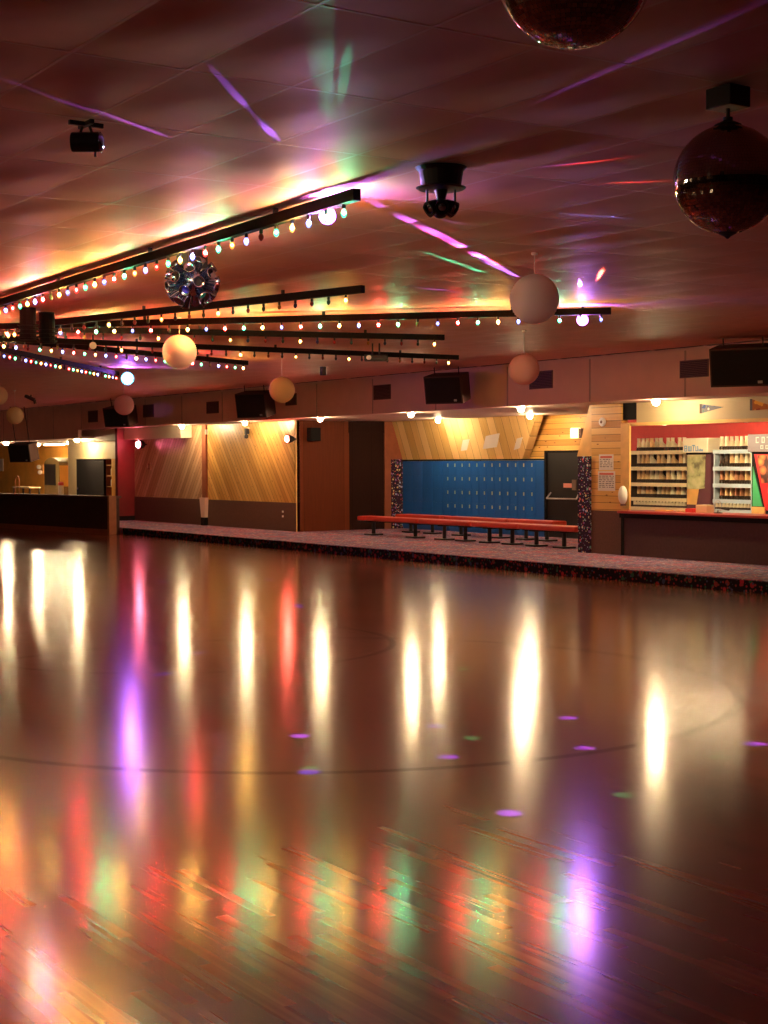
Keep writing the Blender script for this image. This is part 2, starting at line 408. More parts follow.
# ------------------------------------------------------------------ fascia, soffit
FB = 2.78   # underside of the fascia on the far left, over the barrier room
mb = MB().box((-45.6, FASC, SOF), (7, FASC + 0.12, CEIL + 0.02)); mb.box((-72, FASC, FB), (-45.6, FASC + 0.12, CEIL + 0.02))
struct('wall_fascia', mb, M['fascia'])
mb = MB()
for k in range(-20, 4):
    x = -20.9 + k * 2.44
    mb.box((x - 0.02, FASC - 0.006, (SOF if x > -45.6 else FB) + 0.01), (x + 0.02, FASC - 0.0005, CEIL - 0.03))
struct('trim_2', mb, mat('fascia_joint', (0.50, 0.34, 0.27), 0.6))
mb = MB().box((-45.6, FASC + 0.12, SOF + 0.004), (7, 30, SOF + 0.06)); mb.box((-72, FASC + 0.12, FB + 0.004), (-45.6, 30, FB + 0.06))
struct('ceiling_soffit', mb, M['soffit'])
# dropped beige beam over the pale wood wall
struct('trim_3', MB().box((-46.6, 18.95, 2.70), (-39.2, WALL, SOF)), M['beam'])

# ------------------------------------------------------------------ wood walls left of the locker bay
ZW = 0.93
XA, XB, XC = -43.25, -38.35, RECX
struct('wall_pale_wood', MB().box((XA, WALL, ZW), (XB, WALL + 0.1, SOF)), M['pale_diag'])
struct('wall_pine', MB().box((XB, WALL, ZW), (XC, WALL + 0.1, SOF)), M['pine_diag'])
struct('wall_wainscot', MB().box((-44.45, WALL - 0.02, CARP), (XC, WALL + 0.1, ZW)), M['wainscot'])
mb = MB().box((XB - 0.10, WALL - 0.06, ZW), (XB + 0.14, WALL, SOF)); struct('trim_4', mb, M['redpost'])
mb = MB().box((XC - 0.04, WALL - 0.012, CARP), (XC + 0.006, WALL + 0.015, SOF)); struct('trim_5', mb, M['pine_trim'])
# red partition jutting from the wall
struct('wall_red_partition', MB().box((-43.4, on_x(118, 500, -43.22).y, CARP + 0.0), (-43.22, WALL, SOF)), M['redpanel'])
struct('baseboard_partition', MB().box((-43.42, on_x(118, 500, -43.22).y - 0.02, CARP), (-43.2, WALL - 0.02, CARP + 0.14)), M['matte'])

# side wall of the locker bay (faces right): brown ply, dark ply, post, confetti strip
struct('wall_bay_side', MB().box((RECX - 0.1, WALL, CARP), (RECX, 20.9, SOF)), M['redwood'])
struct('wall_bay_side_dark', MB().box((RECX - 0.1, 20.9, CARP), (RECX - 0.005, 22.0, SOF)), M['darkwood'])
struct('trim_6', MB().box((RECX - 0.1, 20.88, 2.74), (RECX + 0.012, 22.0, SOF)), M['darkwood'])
struct('trim_7', MB().box((RECX - 0.1, 22.0, CARP), (RECX + 0.03, 22.2, SOF)), M['redpost'])
struct('wall_bay_confetti', MB().box((RECX - 0.1, 22.2, CARP), (RECX, LOCK, 2.04)), M['confetti'])
mb = MB().box((RECX - 0.1, 22.2, 2.04), (RECX - 0.002, LOCK, SOF)); struct('wall_bay_side_upper', mb, M['redpost'])

# back wall of the bay, pine boards, and the sloping bulkhead over the lockers
BX0, BX1 = -33.3, -21.2
struct('wall_bay_back', MB().box((BX0, LOCK + 0.22, CARP), (BX1, LOCK + 0.34, SOF)), M['pine_h'])
XR = -27.25
bt, bb = 22.26, LOCK - 0.0
pts_b = [(RECX, bb, 2.03), (-28.1, bb, 2.03)]; pts_t = [(-27.15, bt, SOF), (RECX, bt, SOF)]
mb = MB(); mb.prism([pts_b[0], pts_b[1], pts_t[0], pts_t[1]], (0, 0.22, 0)); bulk = struct('wall_bulkhead', mb, M['bulkhead'])
struct('trim_8', MB().box((RECX, bb - 0.01, 1.995), (XR, LOCK + 0.22, 2.03)), M['matte'])

# ------------------------------------------------------------------ pine pillar, confetti column, bracket
pr0, pr1 = on_y(591.5, 450, WALL).x, -21.03
struct('wall_pillar', MB().box((pr0, WALL, 1.02), (pr1, WALL + 0.16, SOF)), M['pine_h'])
struct('wall_pillar_base', MB().box((pr0, WALL - 0.005, CARP), (pr1, WALL + 0.16, 1.02)), M['wainscot'])
struct('wall_confetti_column', MB().box((on_y(578, 450, WALL - 0.05).x, WALL - 0.05, CARP), (pr0, WALL + 0.16, 2.06)), M['confetti'])
mb = MB().prism([(on_y(577, 450, WALL).x, WALL, 2.06), (pr0, WALL, 2.06), (pr0, WALL, SOF), (pr0 - 0.06, WALL, SOF)], (0, 0.16, 0)); struct('wall_pillar_bracket', mb, M['pine_trim'])
# pine door-height post beside the counter
struct('trim_9', MB().box((pr1, WALL - 0.02, 1.05), (-20.80, WALL + 0.02, 2.66)), M['pine_trim'])
struct('trim_10', MB().box((-20.86, WALL - 0.03, 1.05), (-20.78, WALL + 0.01, 2.66)), M['pine_trim'])

# ------------------------------------------------------------------ header over the counter
struct('wall_header', MB().box((-20.62, WALL, 2.62), (7, WALL + 0.14, SOF)), M['header'])
mb = MB().box((pr1 + 0.01, WALL + 0.03, 2.74), (-20.62, WALL + 0.14, SOF)); struct('wall_header_niche', mb, M['matte'])
struct('trim_11', MB().box((pr1, WALL - 0.01, 2.62), (7, WALL + 0.16, 2.68)), M['pine_trim'])
# rental room behind the counter
RB = 21.55
struct('wall_rental_back', MB().box((-23.3, RB, CARP), (7, RB + 0.1, SOF)), M['redwall'])

# ------------------------------------------------------------------ barrier room far left
struct('wall_cream', MB().box((-48.75, WALL, 2.12), (-43.4, WALL + 0.12, SOF)).box((-48.75, WALL, CARP), (-48.0, WALL + 0.12, 2.12)), M['cream_wall'])
struct('trim_12', MB().box((-45.0, WALL - 0.015, CARP), (-43.4, WALL + 0.12, 2.12)), M['orange'])
struct('wall_room_back', MB().box((-72, 23.2, CARP), (-44, 23.3, FB)), M['orange'])
struct('wall_room_side', MB().box((-48.85, WALL + 0.12, CARP), (-48.75, 23.2, FB)), M['cream_wall'])
struct('wall_end', MB().box((-72.1, -8, -0.1), (-72, 30, CEIL)), M['fascia'])
# walls of the unseen half of the hall
struct('wall_near', MB().box((-72, -8.1, -0.1), (7, -8, CEIL)), M['darkwood'])
struct('wall_right', MB().box((7, -8, -0.1), (7.1, 30, CEIL)), M['darkwood'])

# black door in the cream wall, and the open cupboard beside it
d = struct('door_1', MB().box((-47.95, WALL - 0.02, CARP), (-45.62, WALL + 0.06, 2.10)), M['matte'])
h = MB().sphere((-47.75, WALL - 0.05, 1.12), 0.045, 10, 6).build('door_knob', M['chrome'], d)
t = thing('shelf_unit', 'open shelves of small goods between the black door and the orange post', 'shelf', (-45.3, WALL + 0.3, CARP))
MB().box((-45.6, WALL + 0.32, CARP), (-45.02, WALL + 0.36, 2.1)).box((-45.6, WALL + 0.05, CARP), (-45.57, WALL + 0.36, 2.1)).box((-45.05, WALL + 0.05, CARP), (-45.02, WALL + 0.36, 2.1)).build('frame', M['redpost'], t)
for z in (0.8, 1.2, 1.55, 1.9): MB().box((-45.57, WALL + 0.06, z), (-45.05, WALL + 0.32, z + 0.025)).build('shelf', M['pine_trim'], t)
for z, m_ in ((1.225, 'white'), (1.575, 'shelfcream')):
    solo(MB().lathe((-45.3, WALL + 0.17, z), [(0.06, 0), (0.08, 0.02), (0.08, 0.2), (0.05, 0.24)], 12), 'jar', M[m_], 'pale jar on the %s shelf of the cupboard beside the black door' % ('lower' if z < 1.5 else 'upper'), 'jar', (-45.3, WALL + 0.17, z))

# rink barrier wall with wood end post and top rail
bx = -38.4
t = thing('rink_barrier', 'long low dark barrier wall along the far left rink edge', 'barrier', (bx, 16.6, 0))
p0, p1 = Vector((bx - 0.15, 16.42, 0)), Vector((-62, 13.0, 0))
n_ = Vector((-(p1 - p0).y, (p1 - p0).x, 0)).normalized() * -1
if n_.y < 0: n_ = -n_
mb = MB().prism([p0, p1, p1 + n_ * 0.35, p0 + n_ * 0.35], (0, 0, 1.0)); mb.build('barrier_panel', M['barrier'], t)
mb = MB().prism([p0 - n_ * 0.05 + Vector((0, 0, 1.0)), p1 - n_ * 0.05 + Vector((0, 0, 1.0)), p1 + n_ * 0.42 + Vector((0, 0, 1.0)), p0 + n_ * 0.42 + Vector((0, 0, 1.0))], (0, 0, 0.06)); mb.build('top_rail', M['darkcounter'], t)
mb = MB().prism([p0 - n_ * 0.012, p1 - n_ * 0.012, p1, p0], (0, 0, 0.14)); mb.build('kick_plate', M['barrier_end'], t)
MB().box((bx - 0.15, 16.38, 0), (bx - 0.02, 16.6, 1.07)).build('end_post', M['barrier_end'], t, bevel=0.01)

# ------------------------------------------------------------------ rental counter
t = thing('rental_counter', 'long dark rental counter with a red top beside the pine pillar', 'counter', (-15, 19.6, CARP))
MB().box((-21.0, WALL, CARP), (6, WALL + 0.12, 0.97)).build('front_panel', M['darkcounter'], t)
MB().box((-21.02, WALL - 0.02, CARP), (-20.95, WALL, 0.98)).build('corner_trim', M['matte'], t)
MB().box((-21.02, WALL - 0.12, 0.985), (6, WALL + 0.65, 1.03)).build('countertop', M['countertop'], t, bevel=0.008)
MB().box((-21.0, WALL - 0.08, 0.90), (6, WALL, 0.985)).build('apron', M['matte'], t)

# ------------------------------------------------------------------ roller skates
def skate_mesh(name, boot, cuff=0.27):
    mb = MB()
    # boot: stacked rounded sections from sole to cuff, toe towards -Y
    secs = []
    for z, yc, ry, rx in ((0.07, 0.0, 0.135, 0.045), (0.10, 0.0, 0.14, 0.05), (0.135, 0.02, 0.115, 0.047), (0.17, 0.055, 0.075, 0.042), (0.215, 0.068, 0.058, 0.040), (cuff, 0.07, 0.06, 0.043), (cuff + 0.002, 0.07, 0.048, 0.033), (cuff - 0.05, 0.07, 0.045, 0.03)):
        secs.append([(rx * math.cos(a), yc + ry * math.sin(a), z) for a in [2 * PI * i / 12 for i in range(12)]])
    vs = [p for s in secs for p in s]; fs = []
    for k in range(len(secs) - 1):
        for i in range(12): fs.append((k * 12 + i, k * 12 + (i + 1) % 12, (k + 1) * 12 + (i + 1) % 12, (k + 1) * 12 + i))
    fs += [tuple(range(12))[::-1], tuple(range(12 * (len(secs) - 1), 12 * len(secs)))]
    mb.add(vs, fs)
    mb.mat(1).box((-0.03, -0.12, 0.055), (0.03, 0.13, 0.072)).tube((0, -0.13, 0.06), (0, -0.15, 0.025), 0.018, 0.022, 8)
    mb.tube((-0.055, -0.07, 0.029), (0.055, -0.07, 0.029), 0.008, n=6).tube((-0.055, 0.08, 0.029), (0.055, 0.08, 0.029), 0.008, n=6)
    for sx in (-1, 1):
        for y in (-0.07, 0.08): mb.tube((sx * 0.028, y, 0.029), (sx * 0.06, y, 0.029), 0.029, n=10)
    o = mb.build(name, [M[boot], M['wheel']], None, smooth=False)
    return o
protos = {b: skate_mesh('roller_skate', 'boot_' + b) for b in ('tan', 'cream', 'dark', 'brown')}
white_low = skate_mesh('roller_skate', 'boot_cream', 0.235)
used = set()
def put_skate(kind, x, y, z, label, group, rz=0.0, sc=1.0):
    src = protos.get(kind, white_low)
    if src.name in used: o = src.copy(); C.objects.link(o)
    else: o = src; used.add(src.name)
    o.location = (x, y, z); o.rotation_euler = (0, 0, rz); o.scale = (sc * 0.88, sc * 0.8, sc * 1.05) if sc > 0.6 else (sc, sc, sc)
    tag(o, label, 'roller skate', group); return o

SY = 20.95      # front edge of the racks
def rack(x0, x1, zs, z0, z1, edge, name_label):
    t = thing('skate_rack', name_label, 'rack', ((x0 + x1) / 2, SY + 0.2, CARP))
    MB().box((x0, SY + 0.36, CARP), (x1, SY + 0.38, z1)).build('back_panel', M['back_board'], t)
    for x in (x0, x1 - 0.03): MB().box((x, SY, CARP), (x + 0.03, SY + 0.36, z1)).build('side_panel', M['back_board'] if edge == 'shelfcream' else M['shelfblue'], t)
    for z in zs:
        s = MB().box((x0 + 0.03, SY + 0.005, z - 0.03), (x1 - 0.03, SY + 0.36, z - 0.005)).build('shelf', M['back_board'], t)
        MB().box((x0, SY - 0.02, z - 0.075), (x1, SY + 0.004, z + 0.0)).build('shelf_edge', M[edge], s)
    return t
rowz = [2.12, 1.80, 1.48, 1.185, 1.04]
L0, L1 = on_y(631, 460, SY).x, on_y(687.5, 460, SY).x
R0, R1_ = on_y(713.5, 460, SY).x, on_y(752, 460, SY).x
rack(L0, L1, [rowz[0] + 0.05, rowz[1] + 0.05, rowz[2] + 0.05, rowz[3] + 0.05, 1.045], CARP, rowz[0] + 0.05, 'shelfcream', 'tall skate rack with cream shelf edges behind the left of the rental counter')
rack(R0, R1_, [rowz[0] + 0.05, rowz[1] + 0.05, rowz[2] + 0.05, rowz[3] + 0.05, 1.045], CARP, rowz[0] + 0.05, 'shelfblue', 'skate rack with pale blue shelf edges right of the blue lettered display')
rows_left = [[80, 100, 130, 152, 195, 210, 255, 275, 315, 338], [68, 85, 122, 138, 205, 225, 258, 275, 320, 340], [78, 98, 140, 158, 195, 215, 255, 275, 310, 335], [70, 98, 135, 160, 208, 228, 250, 275, 308, 330]]
rows_right = [[500, 522, 548, 572, 600, 622, 650, 680], [498, 522, 565, 585, 612, 636, 670], [500, 516, 552, 572, 618, 640, 672], [500, 516, 553, 580, 618, 640, 665, 680]]
rowname = ['top', 'second', 'third', 'fourth']
fronts = random.Random(3)
for side, rows in (('left', rows_left), ('right', rows_right)):
    for r, xs in enumerate(rows):
        z = rowz[r] + 0.052; last = -99
        for k, q in enumerate(xs):
            px = 620 + q / 5.19
            X = on_y(px, 470, SY + 0.15).x
            lo, hi = ((L0, L1) if side == 'left' else (R0, R1_)); X = max(min(max(X, lo + 0.10), hi - 0.10), last + 0.125)
            if X > hi - 0.085: continue
            last = X
            if side == 'left': kind = fronts.choice(['tan', 'cream', 'tan', 'cream'] if r in (0, 3) else ['tan', 'tan', 'cream'])
            elif r == 0: kind = 'cream'
            elif r == 1: kind = 'dark' if k < 2 else ('tan', 'cream')[k % 2]
            else: kind = ('brown', 'tan', 'tan', 'brown')[k % 4]
            put_skate(kind, X, SY + 0.17, z, '%s roller skate on the %s shelf of the %s' % ({'tan': 'tan', 'cream': 'cream', 'dark': 'black', 'brown': 'brown'}[kind], rowname[r], 'cream edged rack' if side == 'left' else 'pale blue rack'),
                      '%s skates on the %s shelf of the %s rack' % ({'dark': 'black'}.get(kind, kind), rowname[r], side), PI + 0.04 + fronts.uniform(-0.04, 0.04), 0.88)
    for k in range(16 if side == 'left' else 10):
        a, b = (L0 + 0.10, L1 - 0.10) if side == 'left' else (R0 + 0.08, R1_ - 0.08)
        n = 16 if side == 'left' else 10
        put_skate('low', a + (b - a) * k / (n - 1), SY + 0.045, 1.048, 'small cream roller skate packed on the bottom shelf of the %s rack' % ('cream edged' if side == 'left' else 'pale blue'),
                  'small skates on the bottom shelf of the %s rack' % side, PI, 0.5)

# display cabinet with poster between the racks
c0, c1 = on_y(688.6, 460, SY).x, on_y(712.6, 460, SY).x
t = thing('display_cabinet', 'display cabinet with cream blue-lettered top and green poster between the skate racks', 'cabinet', ((c0 + c1) / 2, SY + 0.1, CARP))
MB().box((c0, SY - 0.05, CARP), (c1, SY + 0.36, 2.12)).build('body', mat('plum_panel', (0.10, 0.03, 0.045), 0.5), t)
hd = MB().box((c0 - 0.02, SY - 0.14, 2.12), (c1 + 0.01, SY + 0.36, 2.40)).build('header_box', mat('cream_header_box', (0.90, 0.82, 0.62), 0.5), t, bevel=0.015)
mb = MB(); hx = c0 + 0.03; y_ = SY - 0.146
ink_blue = mat('sky_blue_ink', (0.16, 0.42, 0.72), 0.5)
# blue lettering strokes, the first letters heavier
for k, (w, hgt, parts) in enumerate(((0.09, 0.11, 'B'), (0.09, 0.10, 'W'), (0.08, 0.12, 'T'), (0.07, 0.10, 'U'), (0.05, 0.05, 'o'), (0.05, 0.04, 'o'))):
    z0 = 2.145; s = 0.016
    if parts == 'B': mb.box((hx, y_, z0), (hx + s, y_ + 0.005, z0 + hgt)); [mb.box((hx, y_, z0 + q), (hx + w * 0.8, y_ + 0.005, z0 + q + s)) for q in (0, hgt / 2 - s / 2, hgt - s)]; mb.box((hx + w * 0.8 - s, y_, z0), (hx + w * 0.8, y_ + 0.005, z0 + hgt))
    elif parts == 'W':
        for q in (0, 0.035, 0.07): mb.box((hx + q, y_, z0), (hx + q + s, y_ + 0.005, z0 + hgt))
        mb.box((hx, y_, z0), (hx + 0.085, y_ + 0.005, z0 + s))
    elif parts == 'T': mb.box((hx, y_, z0 + hgt - s), (hx + w, y_ + 0.005, z0 + hgt)).box((hx + w / 2 - s / 2, y_, z0), (hx + w / 2 + s / 2, y_ + 0.005, z0 + hgt))
    else:
        mb.box((hx, y_, z0), (hx + s, y_ + 0.005, z0 + hgt)).box((hx + w * 0.7, y_, z0), (hx + w * 0.7 + s, y_ + 0.005, z0 + hgt)).box((hx, y_, z0), (hx + w * 0.7, y_ + 0.005, z0 + s))
    hx += w + 0.012; mb.build('letter', ink_blue, hd); mb = MB()

mp, tp, pp = new_mat('green_poster')
tc = N(tp, 'TexCoord'); nz = N(tp, 'TexNoise'); nz.inputs['Scale'].default_value = 5; nz.inputs['Detail'].default_value = 5; tp.links.new(tc.outputs['Object'], nz.inputs['Vector'])
tp.links.new(ramp(tp, nz.outputs['Fac'], [(0.35, (0.16, 0.16, 0.10)), (0.45, (0.42, 0.44, 0.22)), (0.6, (0.58, 0.56, 0.32))]), pp.inputs['Base Color'])
w = c1 - c0
MB().prism([(c0 + 0.03, SY - 0.065, 1.42), (c0 + 0.50 * w, SY - 0.065, 1.42), (c0 + 0.76 * w, SY - 0.065, 1.44), (c0 + 0.80 * w, SY - 0.065, 2.08), (c0 + 0.03, SY - 0.065, 2.08)], (0, 0.012, 0)).build('poster', mp, t)
MB().prism([(c0 + 0.02, SY - 0.06, 1.12), (c0 + 0.42 * w, SY - 0.06, 1.12), (c0 + 0.52 * w, SY - 0.06, 1.42), (c0 + 0.02, SY - 0.06, 1.42)], (0, 0.009, 0)).build('side_panel', M['pine_trim'], t)
MB().box((c0, SY - 0.07, 2.085), (c1, SY - 0.05, 2.12)).build('trim_strip', M['matte'], t)
# white till and small goods on the counter
def small(px, w_, h_, m_, name, label, cat, dy=0.35, d_=0.2):
    X = on_y(px, 508, WALL + dy).x
    solo(MB().box((X - w_ / 2, WALL + dy - d_ / 2, 1.03), (X + w_ / 2, WALL + dy + d_ / 2, 1.03 + h_)), name, M[m_], label, cat, (X, WALL + dy, 1.03), bevel=0.01)
small(705, 0.27, 0.14, 'shelfcream', 'tip_box', 'cream box on the counter in front of the display cabinet', 'box')
small(693, 0.20, 0.07, 'redwall', 'red_tray', 'small red tray on the counter left of the cream box', 'tray')
small(664, 0.30, 0.03, 'pine_trim', 'wooden_tray', 'flat tan tray on the counter below the cream edged rack', 'tray')
small(684, 0.22, 0.035, 'boot_tan', 'notepad', 'tan notepad lying between the two trays on the counter', 'notepad')
# wire stand on the counter
X = on_y(718, 505, WALL + 0.3).x
t = thing('wire_stand', 'round wire stand with dark clips on the counter below the pale blue rack', 'stand', (X, WALL + 0.3, 1.03))
mb = MB()
for k in range(16):
    a, b = 2 * PI * k / 16, 2 * PI * (k + 1) / 16
    mb.tube((X + 0.09 * math.cos(a), WALL + 0.3, 1.15 + 0.1 * math.sin(a)), (X + 0.09 * math.cos(b), WALL + 0.3, 1.15 + 0.1 * math.sin(b)), 0.008, n=6)
mb.build('hoop', M['steel'], t); MB().lathe((X, WALL + 0.3, 1.03), [(0.08, 0), (0.08, 0.012), (0.012, 0.02), (0.010, 0.05)], 12).build('base', M['black'], t)
MB().tube((X + 0.09, WALL + 0.3, 1.12), (X + 0.26, WALL + 0.3, 1.10), 0.02, n=8).build('clip', M['black'], t)

# arcade-like snack cabinet at the right edge
a0, a1 = on_y(753, 460, SY - 0.2).x, on_y(753, 460, SY - 0.2).x + 1.0
ya = SY - 0.25
t = thing('game_cabinet', 'tall red and green cabinet with grey lettered header at the right photo edge', 'cabinet', ((a0 + a1) / 2, SY, CARP))
MB().box((a0, ya + 0.02, CARP), (a1, ya + 0.5, 2.14)).build('body', M['matte'], t)
hd = MB().prism([(a0 - 0.03, ya - 0.06, 2.12), (a1, ya - 0.06, 2.12), (a1, ya - 0.06, 2.44), (a0 - 0.03, ya - 0.06, 2.44)], (0, 0.5, 0)).build('header_box', mat('slate_header', (0.20, 0.17, 0.20), 0.5), t, bevel=0.01)
lett_m = mat('pale_lettering', (0.45, 0.48, 0.46), 0.5)
mb = MB()
for k, (q, wq, zz) in enumerate(((0.17, 0.07, 2.28), (0.31, 0.07, 2.28), (0.43, 0.09, 2.28), (0.28, 0.07, 2.17), (0.40, 0.07, 2.17), (0.52, 0.06, 2.17))):
    x_ = a0 + q
    if k in (0,): mb.box((x_, ya - 0.066, zz), (x_ + 0.02, ya - 0.06, zz + 0.11)).box((x_, ya - 0.066, zz + 0.09), (x_ + wq, ya - 0.06, zz + 0.11)).box((x_, ya - 0.066, zz), (x_ + wq, ya - 0.06, zz + 0.02))
    elif k == 2: mb.box((x_, ya - 0.066, zz + 0.09), (x_ + wq, ya - 0.06, zz + 0.11)).box((x_ + wq / 2 - 0.01, ya - 0.066, zz), (x_ + wq / 2 + 0.01, ya - 0.06, zz + 0.11))
    else:
        hh = 0.11 if zz > 2.2 else 0.07
        mb.box((x_, ya - 0.066, zz), (x_ + 0.018, ya - 0.06, zz + hh)).box((x_ + wq - 0.018, ya - 0.066, zz), (x_ + wq, ya - 0.06, zz + hh)).box((x_, ya - 0.066, zz + hh - 0.018), (x_ + wq, ya - 0.06, zz + hh)).box((x_, ya - 0.066, zz), (x_ + wq, ya - 0.06, zz + 0.018))
    mb.build('letter', lett_m, hd); mb = MB()
MB().prism([(a0 + 0.04, ya, 1.13), (a0 + 0.27, ya, 1.13), (a0 + 0.04, ya, 1.85)], (0, 0.019, 0)).build('green_panel', mat('green_panel', (0.06, 0.42, 0.17), 0.5), t)
MB().prism([(a0 + 0.34, ya, 1.06), (a1, ya, 1.06), (a1, ya, 2.08), (a0 + 0.07, ya, 2.08)], (0, 0.018, 0)).build('red_panel', mat('red_panel', (0.55, 0.02, 0.03), 0.45), t)
mp2, tp2, pp2 = new_mat('food_picture')
tc = N(tp2, 'TexCoord'); vo = N(tp2, 'TexVoronoi'); vo.inputs['Scale'].default_value = 8; tp2.links.new(tc.outputs['Object'], vo.inputs['Vector'])
tp2.links.new(ramp(tp2, vo.outputs['Distance'], [(0.1, (0.75, 0.40, 0.10)), (0.5, (0.55, 0.16, 0.06)), (0.8, (0.06, 0.02, 0.02))]), pp2.inputs['Base Color'])
MB().prism([(a0 + 0.26, ya - 0.006, 1.55), (a1, ya - 0.006, 1.60), (a1, ya - 0.006, 2.06), (a0 + 0.15, ya - 0.006, 2.06)], (0, 0.006, 0)).build('picture_panel', mp2, t)
MB().box((a0 + 0.42, ya - 0.012, 1.37), (a0 + 0.60, ya, 1.49)).build('badge', M['shelfcream'], t)
MB().box((a0 + 0.03, ya - 0.02, 0.95), (a0 + 0.34, ya + 0.018, 1.12)).build('lower_panel', M['pine_trim'], t)

# pennants on the header
def pennant(px, py0, py1, px1, pyt, m_, label):
    Y = WALL - 0.012
    a, b, c = on_y(px, py0, Y), on_y(px, py1, Y), on_y(px1, pyt, Y)
    loc = (a + b) / 2; t = thing('pennant', label, 'pennant', loc)
    MB().prism([a, b, c], (0, 0.008, 0)).build('cloth', m_, t)
    MB().prism([a + Vector((-0.02, 0, 0.0)), a + Vector((0.03, 0, 0)), b + Vector((0.03, 0, 0)), b + Vector((-0.02, 0, 0))], (0, -0.006, 0)).build('heading_band', M['vent'], t)
    return t, a, b, c
pm = speckle_mat('pennant_blue_print', (0.16, 0.16, 0.18), [(0.05, 0.08, 0.20), (0.65, 0.60, 0.50), (0.08, 0.20, 0.16), (0.20, 0.05, 0.10)], 12, 0.5)
pennant(700.5, 404, 413.5, 723.5, 407, pm, 'slate and cream triangular pennant left of the orange pennant')
pm2 = speckle_mat('pennant_orange_print', (0.42, 0.14, 0.04), [(0.75, 0.38, 0.06), (0.28, 0.05, 0.03), (0.6, 0.3, 0.1)], 5, 0.6)
pennant(751, 399, 410.5, 780, 408.5, pm2, 'orange and brown triangular pennant at the right edge of the header')

# fluorescent fitting just behind the header
t = thing('fluorescent_light', 'long warm fluorescent fitting under the cream header above the racks', 'light', (-18.9, WALL + 0.35, 2.60))
xa, xb = on_y(664, 421, WALL + 0.25).x, on_y(746, 421, WALL + 0.25).x
MB().box((xa - 0.08, WALL + 0.16, 2.70), (xb + 0.08, WALL + 0.45, 2.78)).build('housing', M['white'], t)
MB().tube((xa, WALL + 0.25, 2.655), (xb, WALL + 0.25, 2.655), 0.03, n=10).build('tube', M['tube'], t, smooth=True)
for x in (xa, xb): MB().box((x - 0.02, WALL + 0.21, 2.62), (x + 0.02, WALL + 0.29, 2.70)).build('tube_holder', M['white'], t)
MB().box((xa, WALL + 0.28, 2.78), (xa + 0.04, WALL + 0.32, SOF)).box((xb - 0.04, WALL + 0.28, 2.78), (xb, WALL + 0.32, SOF)).build('hanger', M['white'], t)

t = thing('strip_light', 'thin fluorescent strip under the ceiling deep in the orange room', 'light', (on_y(55, 448, 21.4).x, 21.4, FB))
xa, xb = on_y(44, 448, 21.4).x, on_y(65, 448, 21.4).x
MB().box((xa, 21.3, FB - 0.05), (xb, 21.5, FB)).build('housing', M['white'], t)
MB().tube((xa + 0.05, 21.4, FB - 0.075), (xb - 0.05, 21.4, FB - 0.075), 0.02, n=8).build('tube', M['tube'], t, smooth=True)

# notices on the pillar
def notice(x0, y0, x1, y1, label, red):
    Y = WALL - 0.006; a = on_y(x0, y0, Y); b = on_y(x1, y1, Y)
    t = thing('notice', label, 'notice', ((a.x + b.x) / 2, Y, b.z))
    pp_ = MB().box((a.x, Y, b.z), (b.x, Y + 0.005, a.z)).build('sheet', M['paper'], t)
    mb = MB(); r = random.Random(int(x0 * 10)); z = a.z - 0.09
    while z < a.z - 0.03 and False: pass
    z = a.z - 0.10
    w = b.x - a.x
    while z > b.z + 0.03:
        x = a.x + 0.03
        while x < b.x - 0.06:
            l = r.uniform(0.03, 0.09); mb.box((x, Y - 0.003, z), (min(x + l, b.x - 0.03), Y, z + 0.012)); x += l + r.uniform(0.015, 0.05)
        z -= 0.035
    mb.build('print', M['ink'], t)
    MB().box((a.x + 0.04, Y - 0.003, a.z - 0.07), (b.x - 0.04, Y, a.z - 0.03)).build('heading', M['redink'], t)
notice(599.0, 454.5, 613.3, 470.2, 'smaller upper paper notice pinned on the pine pillar', 1)
notice(598.0, 471.2, 615.0, 491.0, 'larger lower paper notice pinned on the pine pillar', 1)
# bell / detector, hand dispenser, glowing box
X = on_y(603, 422, WALL).x; Z = on_y(603, 422, WALL).z
t = thing('wall_alarm', 'small round white alarm high on the pine pillar', 'alarm', (X, WALL, Z))
MB().lathe((X, WALL, Z), [(0.085, 0), (0.085, 0.03), (0.07, 0.045)], 18, (0, -1, 0)).build('housing', M['white'], t); MB().lathe((X, WALL - 0.045, Z), [(0.03, 0), (0.025, 0.012)], 12, (0, -1, 0)).build('button', M['ventframe'], t)
a = on_y(626, 495, WALL - 0.02)
t = thing('soap_dispenser', 'white oval dispenser on the pine post beside the counter', 'dispenser', (a.x, WALL - 0.02, a.z - 0.17))
MB().sphere((0, 0, 0), 1, 16, 10)
mb = MB().sphere((0, 0, 0), 0.1, 16, 10); mb.v = [Vector((v.x * 1.0 + a.x, v.y * 0.8 + WALL - 0.10, v.z * 1.75 + a.z)) for v in mb.v]; mb.build('cover', M['white'], t, smooth=True)
MB().box((a.x - 0.035, WALL - 0.13, a.z - 0.20), (a.x + 0.035, WALL - 0.05, a.z - 0.165)).build('nozzle', M['ventframe'], t)
a = on_y(577, 433, LOCK + 0.2)
t = thing('emergency_lamp', 'square cream glowing lamp above the black exit door', 'light', (a.x, LOCK + 0.1, a.z))
MB().box((a.x - 0.16, LOCK + 0.12, a.z - 0.12), (a.x + 0.12, LOCK + 0.22, a.z + 0.12)).build('lamp_cover', M['exitlamp'], t, bevel=0.02)
MB().box((a.x + 0.122, LOCK + 0.14, a.z - 0.12), (a.x + 0.20, LOCK + 0.22, a.z + 0.10)).build('bracket', M['ventframe'], t)

